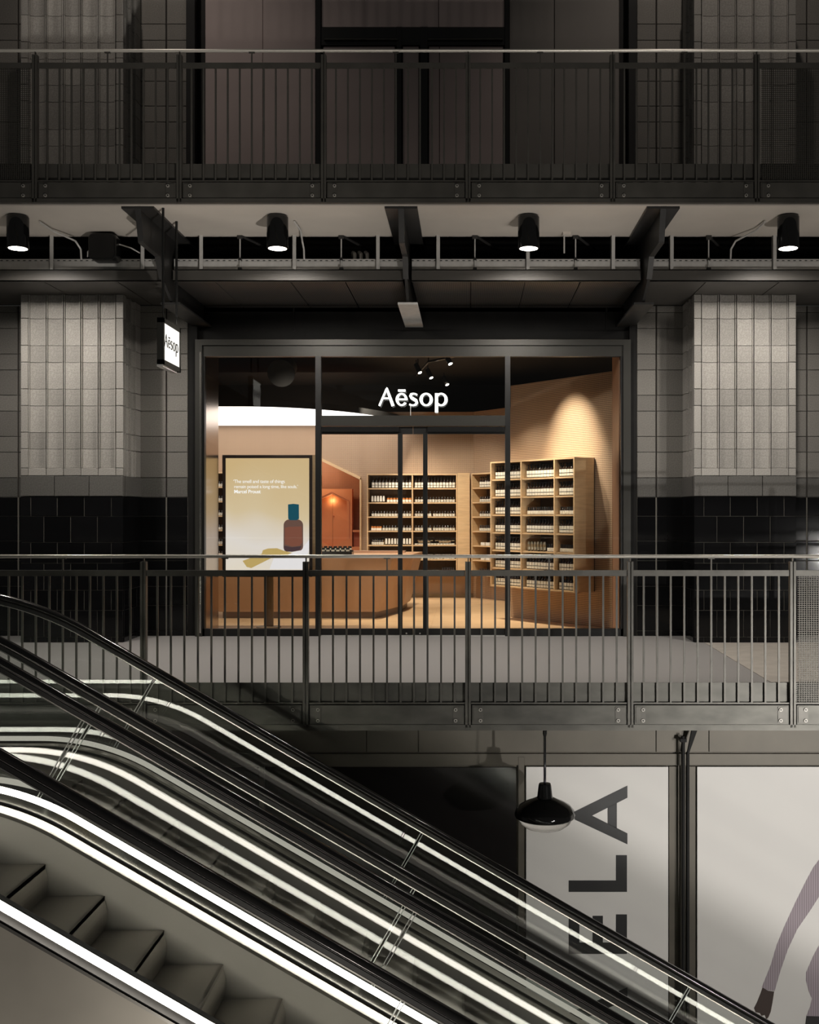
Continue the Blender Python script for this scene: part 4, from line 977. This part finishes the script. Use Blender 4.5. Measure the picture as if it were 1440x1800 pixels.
# ------------------------------------------------------------------ counter
ct = empty('counter', (-2.6, 17.3, 0)); tag(ct, 'faceted tan island counter with leaning end panels in the shop', 'counter')
bot = [(-3.75, 16.25), (-1.36, 16.25), (-1.05, 17.35), (-0.98, 18.35), (-3.75, 18.35)]
top = [(-3.95, 16.12), (-1.13, 16.12), (-0.87, 17.30), (-0.78, 18.45), (-3.95, 18.45)]
zc0, zc1 = 0.10, 0.90
def facet(i, name, m):
    j = (i + 1) % 5
    a, b_, c, d = (*bot[i], zc0), (*bot[j], zc0), (*top[j], zc1), (*top[i], zc1)
    cen = Vector((-2.5, 17.3, 0.5)); q_ = [Vector(p) for p in (a, b_, c, d)]
    inn = [p + (cen - p) * 0.02 for p in q_]
    vs = q_ + inn
    MB().add(vs, [(0, 1, 2, 3), (7, 6, 5, 4), (0, 4, 5, 1), (1, 5, 6, 2), (2, 6, 7, 3), (3, 7, 4, 0)]).build(name, m, ct)
facet(0, 'front_panel', 'counter_tan'); facet(1, 'end_panel', 'counter_tan'); facet(2, 'end_panel', 'counter_tan'); facet(3, 'back_panel', 'counter_tan'); facet(4, 'end_panel', 'counter_tan')
MB().prism([(x * 1.0, y) for x, y in top], 'z', zc1, zc1 + 0.03).build('worktop', 'counter_tan', ct)
MB().prism([(-3.70, 16.30), (-1.40, 16.30), (-1.10, 17.35), (-1.03, 18.30), (-3.70, 18.30)], 'z', 0, 0.10).build('plinth', 'counter_dark', ct)
MB().box(-1.98, -1.05, 17.9, 18.3, zc1 + 0.03, zc1 + 0.055).build('tray_ledge', 'brown_panel', ct)
# jars on the counter
tray = MB().box(-2.34, -1.76, 16.36, 16.50, zc1 + 0.031, zc1 + 0.098).box(-2.34, -1.76, 16.50, 16.64, zc1 + 0.031, zc1 + 0.118)
tag(tray.build('display_tray', 'black_plastic'), 'black tray of sample jars on the counter', 'tray')
jm = MB().lathe([(0.024, 0), (0.026, 0.004), (0.026, 0.030), (0.026, 0.034), (0.028, 0.035), (0.028, 0.058), (0.026, 0.06)], n=12, mats=[0, 1, 0, 2, 2, 2]).mesh('sample_jar', ['amber_glass', 'label_cream', 'black_plastic'])
smooth_by_angle(jm)
for r_ in range(2):
    for i in range(7):
        o = place('sample_jar', jm, None, (-2.28 + i * 0.075 + r_ * 0.02, 16.43 + r_ * 0.13, zc1 + 0.0985 + r_ * 0.02))
        tag(o, '%s black-lidded sample jar from left, %s row of the counter tray' % (NTH[i], 'front' if r_ == 0 else 'rear'), 'jar', 'sample jars on the counter, %s row' % ('front' if r_ == 0 else 'rear'))

# ------------------------------------------------------------------ lightbox screen
LY = 14.9; X0, X1, Z0, Z1 = PX(391, LY), PX(549, LY), PZ(1014, LY), PZ(800, LY)
lb = empty('lightbox_display', ((X0 + X1) / 2, LY + 0.06, 0)); tag(lb, 'freestanding backlit poster of an amber bottle on a round post', 'display')
fw = 0.042
MB().box(X0, X1, LY, LY + 0.13, Z1 - fw, Z1).box(X0, X1, LY, LY + 0.13, Z0, Z0 + fw).box(X0, X0 + fw, LY, LY + 0.13, Z0 + fw, Z1 - fw).box(X1 - fw, X1, LY, LY + 0.13, Z0 + fw, Z1 - fw).build('frame', 'walnut', lb)
MB().box(X1 + 0.001, X1 + 0.04, LY + 0.01, LY + 0.16, Z0, Z1).build('side_panel', 'oak', lb)
MB().box(X0 + fw, X1 - fw, LY + 0.02, LY + 0.12, Z0 + fw, Z1 - fw).build('lit_print', 'lightbox_print', lb)
MB().lathe([(0.17, 0), (0.17, 0.012), (0.066, 0.02), (0.066, Z0)], (PX(472.5, LY + 0.065), LY + 0.065, 0), 24).build('post', 'oak_dark', lb, smooth=True)
def sc_(x, y): return (PX(380 + x / 7.5, LY), PZ(780 + y / 7.5, LY))
def pr(name, pts, m, k):
    return MB().prism([sc_(*p) for p in pts], 'y', LY + 0.0195 - 0.0012 * k, LY + 0.02).build(name, m, lb)
pr('print_sheet_curve', [(700, 1655), (760, 1500), (900, 1460), (1000, 1440), (1075, 1410), (1140, 1362), (1190, 1310), (1232, 1255), (1215, 1420), (1170, 1655)], 'print_white', 1)
pr('print_shadow', [(345, 1545), (440, 1510), (600, 1450), (612, 1405), (680, 1382), (800, 1378), (900, 1415), (1000, 1440), (940, 1462), (760, 1490), (560, 1590), (460, 1640), (400, 1625)], 'print_shadow', 2)
def arcp(cx_, cy_, r, a0, a1, n=6): return [(cx_ + r * math.cos(math.radians(a0 + (a1 - a0) * i / n)), cy_ + r * math.sin(math.radians(a0 + (a1 - a0) * i / n))) for i in range(n + 1)]
pr('print_bottle', arcp(965, 1075, 78, 180, 270) + arcp(1066, 1075, 78, 270, 360) + arcp(1084, 1355, 60, 0, 60) + [(1000, 1425)] + arcp(940, 1370, 54, 100, 180), 'print_body', 3)
pr('print_liquid', [(905, 1110), (960, 1095), (1125, 1090), (1135, 1300), (1100, 1345), (1000, 1355), (905, 1325)], 'print_liquid', 4)
pr('print_bottle_base', [(890, 1345), (1000, 1365), (1125, 1350), (1100, 1400), (1000, 1425), (900, 1410)], 'print_base', 5)
pr('print_cap', [(946, 800), (1016, 792), (1088, 800), (1090, 990), (1060, 1008), (975, 1008), (948, 990)], 'print_cap', 6)
def textline(s, x, y, size, bold=0.0):
    c = bpy.data.curves.new('printed_text', 'FONT'); c.body = s; c.size = size; c.extrude = 0.0008; c.offset = bold; c.space_character = 0.93
    c.materials.append(MATS['print_text'])
    o = bpy.data.objects.new('printed_text', c); COL.objects.link(o)
    X, Z = sc_(x, y); o.location = (X, LY + 0.016, Z); o.rotation_euler = (math.pi / 2, 0, 0); o.parent = lb; o.matrix_parent_inverse = wm(lb).inverted()
    return o
TEXTS = [textline('\u2018The smell and taste of things', 222, 517, 0.066), textline('remain poised a long time, like souls.\u2019', 232, 585, 0.066), textline('Marcel Proust', 232, 652, 0.066, 0.0010)]
bpy.context.view_layer.update()
for o, wpx in zip(TEXTS, (678, 840, 350)):
    want = wpx / 7.5 * LY / F; have = o.dimensions.x
    if have > 0: o.scale = (want / have, want / have, 1)
bpy.context.view_layer.update()
dg = bpy.context.evaluated_depsgraph_get()
for o in TEXTS:
    me = bpy.data.meshes.new_from_object(o.evaluated_get(dg)); me.name = 'printed_text'
    n_ = place('printed_text', me); n_.matrix_basis = o.matrix_basis.copy(); n_.parent = lb; n_.matrix_parent_inverse = wm(lb).inverted()
    cu = o.data; bpy.data.objects.remove(o); bpy.data.curves.remove(cu)

# ------------------------------------------------------------------ goods
def goods(name, prof, mats, slots, n=10):
    me = MB().lathe(prof, n=n, mats=mats).mesh(name, slots); smooth_by_angle(me, 50); return me
PUMP = MB().lathe([(0.026, 0), (0.027, 0.012), (0.027, 0.048), (0.027, 0.057), (0.027, 0.104), (0.026, 0.114), (0.019, 0.131), (0.011, 0.140), (0.011, 0.154), (0.006, 0.156), (0.006, 0.182), (0.011, 0.184), (0.011, 0.196)], n=10, mats=[0, 1, 2, 1, 0, 0, 0, 2, 2, 2, 2, 2])
PUMP.box(-0.004, 0.004, -0.034, 0.0, 0.188, 0.195, 2); PUMP = PUMP.mesh('pump_bottle', ['amber_glass', 'label_cream', 'black_plastic']); smooth_by_angle(PUMP, 50)
DROP = goods('dropper_bottle', [(0.024, 0), (0.025, 0.006), (0.025, 0.028), (0.025, 0.034), (0.025, 0.052), (0.024, 0.058), (0.012, 0.068), (0.012, 0.095), (0.008, 0.100)], [0, 1, 2, 1, 0, 0, 2, 2], ['amber_glass', 'label_cream', 'black_plastic'])
SLIM = goods('slim_bottle', [(0.016, 0), (0.017, 0.006), (0.017, 0.055), (0.016, 0.060), (0.009, 0.070), (0.009, 0.105), (0.007, 0.108)], [0, 1, 0, 0, 2, 2], ['amber_glass', 'label_cream', 'black_plastic'], 8)
AMB = goods('amber_jar_bottle', [(0.026, 0), (0.027, 0.006), (0.027, 0.028), (0.027, 0.050), (0.027, 0.072), (0.020, 0.082), (0.022, 0.083), (0.022, 0.100)], [0, 1, 1, 0, 0, 2, 2], ['orange_amber', 'label_cream', 'black_plastic'])
JAR = goods('cream_jar', [(0.027, 0), (0.028, 0.004), (0.028, 0.026), (0.027, 0.030), (0.029, 0.031), (0.029, 0.046)], [0, 1, 0, 2, 2], ['amber_glass', 'label_cream', 'black_plastic'])
TUBE = goods('cream_tube', [(0.014, 0), (0.014, 0.014), (0.022, 0.018), (0.021, 0.07), (0.016, 0.118)], [2, 1, 1, 1], ['amber_glass', 'tube_white', 'black_plastic'], 8)
METAL = goods('metal_tube', [(0.014, 0), (0.014, 0.014), (0.024, 0.020), (0.024, 0.06), (0.023, 0.10), (0.016, 0.135)], [2, 1, 1, 0, 1], ['oak_dark', 'steel_tube', 'black_plastic'], 8)
CART = MB().bbox(-0.055, 0.055, 0, 0.08, 0, 0.055, 0.003).mesh('carton', 'tube_white')
CRATE = MB().box(-0.11, 0.11, 0.0, 0.10, 0, 0.06).mesh('display_riser', 'oak')

def shelf_unit(name, p0, ang, L, D, z0, z1, rows, divs, label, tth=0.022):
    """open shelves; local x along the front, y into the wall"""
    s = empty(name, (p0[0], p0[1], z0), ang); tag(s, label, 'shelves')
    Hh = z1 - z0
    def part(nm, mb, m):
        me = mb.mesh(nm, m); return place(nm, me, s, None, local=True)
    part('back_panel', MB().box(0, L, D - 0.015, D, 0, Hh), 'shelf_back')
    part('side_panel', MB().box(0, tth, 0, D - 0.015, 0, Hh), 'oak'); part('side_panel', MB().box(L - tth, L, 0, D - 0.015, 0, Hh), 'oak')
    part('top_board', MB().box(tth, L - tth, 0, D - 0.015, Hh - tth, Hh), 'oak'); part('bottom_board', MB().box(tth, L - tth, 0, D - 0.015, 0, tth), 'oak')
    edges = [tth] + [d for d in divs] + [L - tth]
    for d in divs: part('divider', MB().box(d - tth / 2, d + tth / 2, 0, D - 0.015, tth, Hh - tth), 'oak')
    pitch = (Hh - tth) / rows
    for k in range(1, rows):
        for i in range(len(edges) - 1):
            a = edges[i] + (tth / 2 if i else 0); b_ = edges[i + 1] - (tth / 2 if i < len(edges) - 2 else 0)
            part('shelf', MB().box(a, b_, 0.012, D - 0.015, k * pitch, k * pitch + tth), 'oak')
    M = Matrix.Translation((p0[0], p0[1], z0)) @ Matrix.Rotation(ang, 4, 'Z')
    def put(name_, me, bay, row, fracs, label_, cat, inset=0.07, dz=0.0, rz=None):
        """row 0 at the top; fracs = positions across the bay"""
        a = edges[bay] + tth; b_ = edges[bay + 1] - tth
        zf = (rows - 1 - row) * pitch + tth + 0.001 + dz
        what, where_ = label_.split(' on ', 1)
        for i_, f_ in enumerate(fracs):
            o = place(name_, me, None); o.matrix_basis = M @ Matrix.Translation((a + (b_ - a) * f_, inset, zf))
            lab_ = '%s %s from left, %s' % (NTH[i_], what, where_) if len(fracs) > 1 else '%s on %s' % (what, where_)
            tag(o, lab_, cat, what + 's, ' + where_)
    return s, put
def run(n, a=0.04, b=0.96): return [a + (b - a) * i / (n - 1) for i in range(n)]
ORD = ['top', 'second', 'third', 'fourth', 'fifth', 'sixth', 'lowest']

# angled unit at right, seven shelves, three bays
ang = math.atan2(-0.785, 0.62)
Lr = math.hypot(1.454 - 0.333, 14.78 - 16.2)
U, put = shelf_unit('shelf_unit', (0.333, 16.20), ang, Lr, 0.39, 0.49, 2.35, 7, [Lr * 0.385, Lr * 0.775], 'tall oak shelf unit of pump bottles on the angled right wall')
BAY = ['left bay', 'middle bay', 'right bay']
for row in range(7):
    for bay, n in ((0, 10), (1, 10), (2, 6)):
        where = '%s shelf, %s of the angled unit' % (ORD[row], BAY[bay])
        a0 = (0.06, 0.10, 0.14)[bay]
        if row == 2 and bay == 1: put('slim_bottle', SLIM, bay, row, run(16, a0, 0.96), 'slim dark bottle on ' + where, 'slim bottle')
        elif row == 2 and bay == 2: put('slim_bottle', SLIM, bay, row, run(9, a0, 0.95), 'slim dark bottle on ' + where, 'slim bottle')
        elif row == 4 and bay == 1:
            put('metal_tube', METAL, bay, row, run(6, 0.12, 0.62), 'pale metal tube on ' + where, 'tube'); put('slim_bottle', SLIM, bay, row, run(5, 0.74, 0.96), 'slim dark bottle on ' + where, 'slim bottle')
        elif row == 4 and bay == 2: put('slim_bottle', SLIM, bay, row, run(10, a0, 0.95), 'slim dark bottle on ' + where, 'slim bottle')
        else: put('pump_bottle', PUMP, bay, row, run(n, a0, 0.94), 'dark pump bottle on ' + where, 'pump bottle')
# back wall unit, two bays
xb0, xb1 = PX(645, 20.02), PX(804, 20.02)
U2, put2 = shelf_unit('shelf_unit', (xb0, 20.02), 0.0, xb1 - xb0, 0.37, 0.45, PZ(833, 20.02), 7, [(xb1 - xb0) * 0.503], 'wide oak shelf unit of mixed bottles on the back wall')
B2 = ['left bay', 'right bay']
w2 = lambda r, b: '%s shelf, %s of the back wall unit' % (ORD[r], B2[b])
put2('pump_bottle', PUMP, 0, 0, run(12, 0.09, 0.97), 'dark pump bottle on ' + w2(0, 0), 'pump bottle')
put2('pump_bottle', PUMP, 1, 0, run(13, 0.06, 0.97), 'dark pump bottle on ' + w2(0, 1), 'pump bottle')
put2('cream_tube', TUBE, 0, 1, run(5, 0.07, 0.34), 'white cream tube on ' + w2(1, 0), 'tube'); put2('amber_bottle', AMB, 0, 1, run(8, 0.45, 0.97), 'orange amber bottle on ' + w2(1, 0), 'bottle')
put2('dropper_bottle', DROP, 1, 1, run(14, 0.06, 0.97), 'small dark bottle on ' + w2(1, 1), 'bottle')
put2('dropper_bottle', DROP, 0, 2, run(14, 0.08, 0.97), 'small dark bottle on ' + w2(2, 0), 'bottle')
put2('dropper_bottle', DROP, 1, 2, run(6, 0.06, 0.40) + run(8, 0.50, 0.97), 'small dark bottle on ' + w2(2, 1), 'bottle')
put2('amber_bottle', AMB, 0, 3, run(4, 0.07, 0.26), 'orange amber bottle on ' + w2(3, 0), 'bottle'); put2('dropper_bottle', DROP, 0, 3, run(10, 0.34, 0.97), 'small dark bottle on ' + w2(3, 0), 'bottle')
put2('dropper_bottle', DROP, 1, 3, run(6, 0.06, 0.40) + run(5, 0.50, 0.77) + run(3, 0.83, 0.97), 'small dark bottle on ' + w2(3, 1), 'bottle')
put2('display_riser', CRATE, 0, 4, [0.2], 'oak display riser on ' + w2(4, 0), 'riser', inset=0.16)
put2('cream_jar', JAR, 0, 4, run(4, 0.10, 0.30), 'raised cream jar on ' + w2(4, 0), 'jar', inset=0.21, dz=0.062); put2('dropper_bottle', DROP, 0, 4, run(5, 0.08, 0.31), 'small dark bottle on ' + w2(4, 0), 'bottle')
put2('cream_tube', TUBE, 0, 4, run(9, 0.40, 0.97), 'white cream tube on ' + w2(4, 0), 'tube')
for r_ in (4, 5):
    put2('display_riser', CRATE, 1, r_, [0.25, 0.75], 'oak display riser on ' + w2(r_, 1), 'riser', inset=0.16)
    put2('cream_jar', JAR, 1, r_, run(5, 0.12, 0.42) + run(6, 0.55, 0.95), 'raised cream jar on ' + w2(r_, 1), 'jar', inset=0.21, dz=0.062)
    put2('cream_jar', JAR, 1, r_, run(9, 0.06, 0.68) + run(4, 0.76, 0.96), 'front cream jar on ' + w2(r_, 1), 'jar')
put2('carton', CART, 0, 5, run(6, 0.14, 0.90), 'low white carton on ' + w2(5, 0), 'carton')
put2('carton', CART, 1, 6, run(5, 0.12, 0.58), 'low white carton on ' + w2(6, 1), 'carton'); put2('slim_bottle', SLIM, 1, 6, run(7, 0.70, 0.96), 'slim dark bottle on ' + w2(6, 1), 'slim bottle')
# pier between the two back units
tag(MB().box(PX(804.5, 19.95), PX(826, 19.95), 19.95, 20.395, 0.45, PZ(832, 19.95)).box(PX(804.5, 19.95) + 0.01, PX(826, 19.95) - 0.01, 20.0, 20.395, PZ(832, 19.95), PZ(832, 19.95) + 0.012).build('end_pier', 'oak'), 'plain oak pier between the two back shelf units', 'pier')
# corner unit on the angled wall
ang3 = math.atan2(19.15 - 20.4, 1.05 - 0.1)
d3 = Vector((math.cos(ang3), math.sin(ang3))); n3 = Vector((-d3.y, d3.x))
P3 = Vector((0.1, 20.4)) + d3 * 0.42 - n3 * 0.37
U3, put3 = shelf_unit('shelf_unit', (P3.x, P3.y), ang3, 1.2, 0.36, 0.45, PZ(833, 20.02), 7, [], 'narrow oak shelf unit of small bottles in the back corner')
w3 = lambda r: '%s shelf of the corner unit' % ORD[r]
put3('pump_bottle', PUMP, 0, 0, run(9, 0.14, 0.66), 'dark pump bottle on ' + w3(0), 'pump bottle')
for r_ in (1, 2): put3('dropper_bottle', DROP, 0, r_, run(10, 0.14, 0.68), 'small dark bottle on ' + w3(r_), 'bottle')
put3('slim_bottle', SLIM, 0, 3, run(13, 0.12, 0.66), 'slim dark bottle on ' + w3(3), 'slim bottle')
for r_ in (4, 5):
    put3('carton', CART, 0, r_, [0.18, 0.31, 0.44, 0.57], 'low white carton on ' + w3(r_), 'carton')
    put3('display_riser', CRATE, 0, r_, [0.4], 'oak display riser on ' + w3(r_), 'riser', inset=0.2)
put3('slim_bottle', SLIM, 0, 6, run(13, 0.12, 0.66), 'slim dark bottle on ' + w3(6), 'slim bottle')
# unit at far left, glimpsed beside the lightbox
U4, put4 = shelf_unit('shelf_unit', (-5.2, 20.02), 0.0, 0.70, 0.37, 0.45, PZ(830, 20.02), 7, [], 'oak shelf unit of bottles glimpsed left of the lightbox')
for r_ in range(6): put4('dropper_bottle' if r_ < 5 else 'pump_bottle', DROP if r_ < 5 else PUMP, 0, r_, run(5, 0.64, 0.95), ('small dark bottle' if r_ < 5 else 'dark pump bottle') + ' on %s shelf left of the lightbox' % ORD[r_], 'bottle' if r_ < 5 else 'pump bottle')
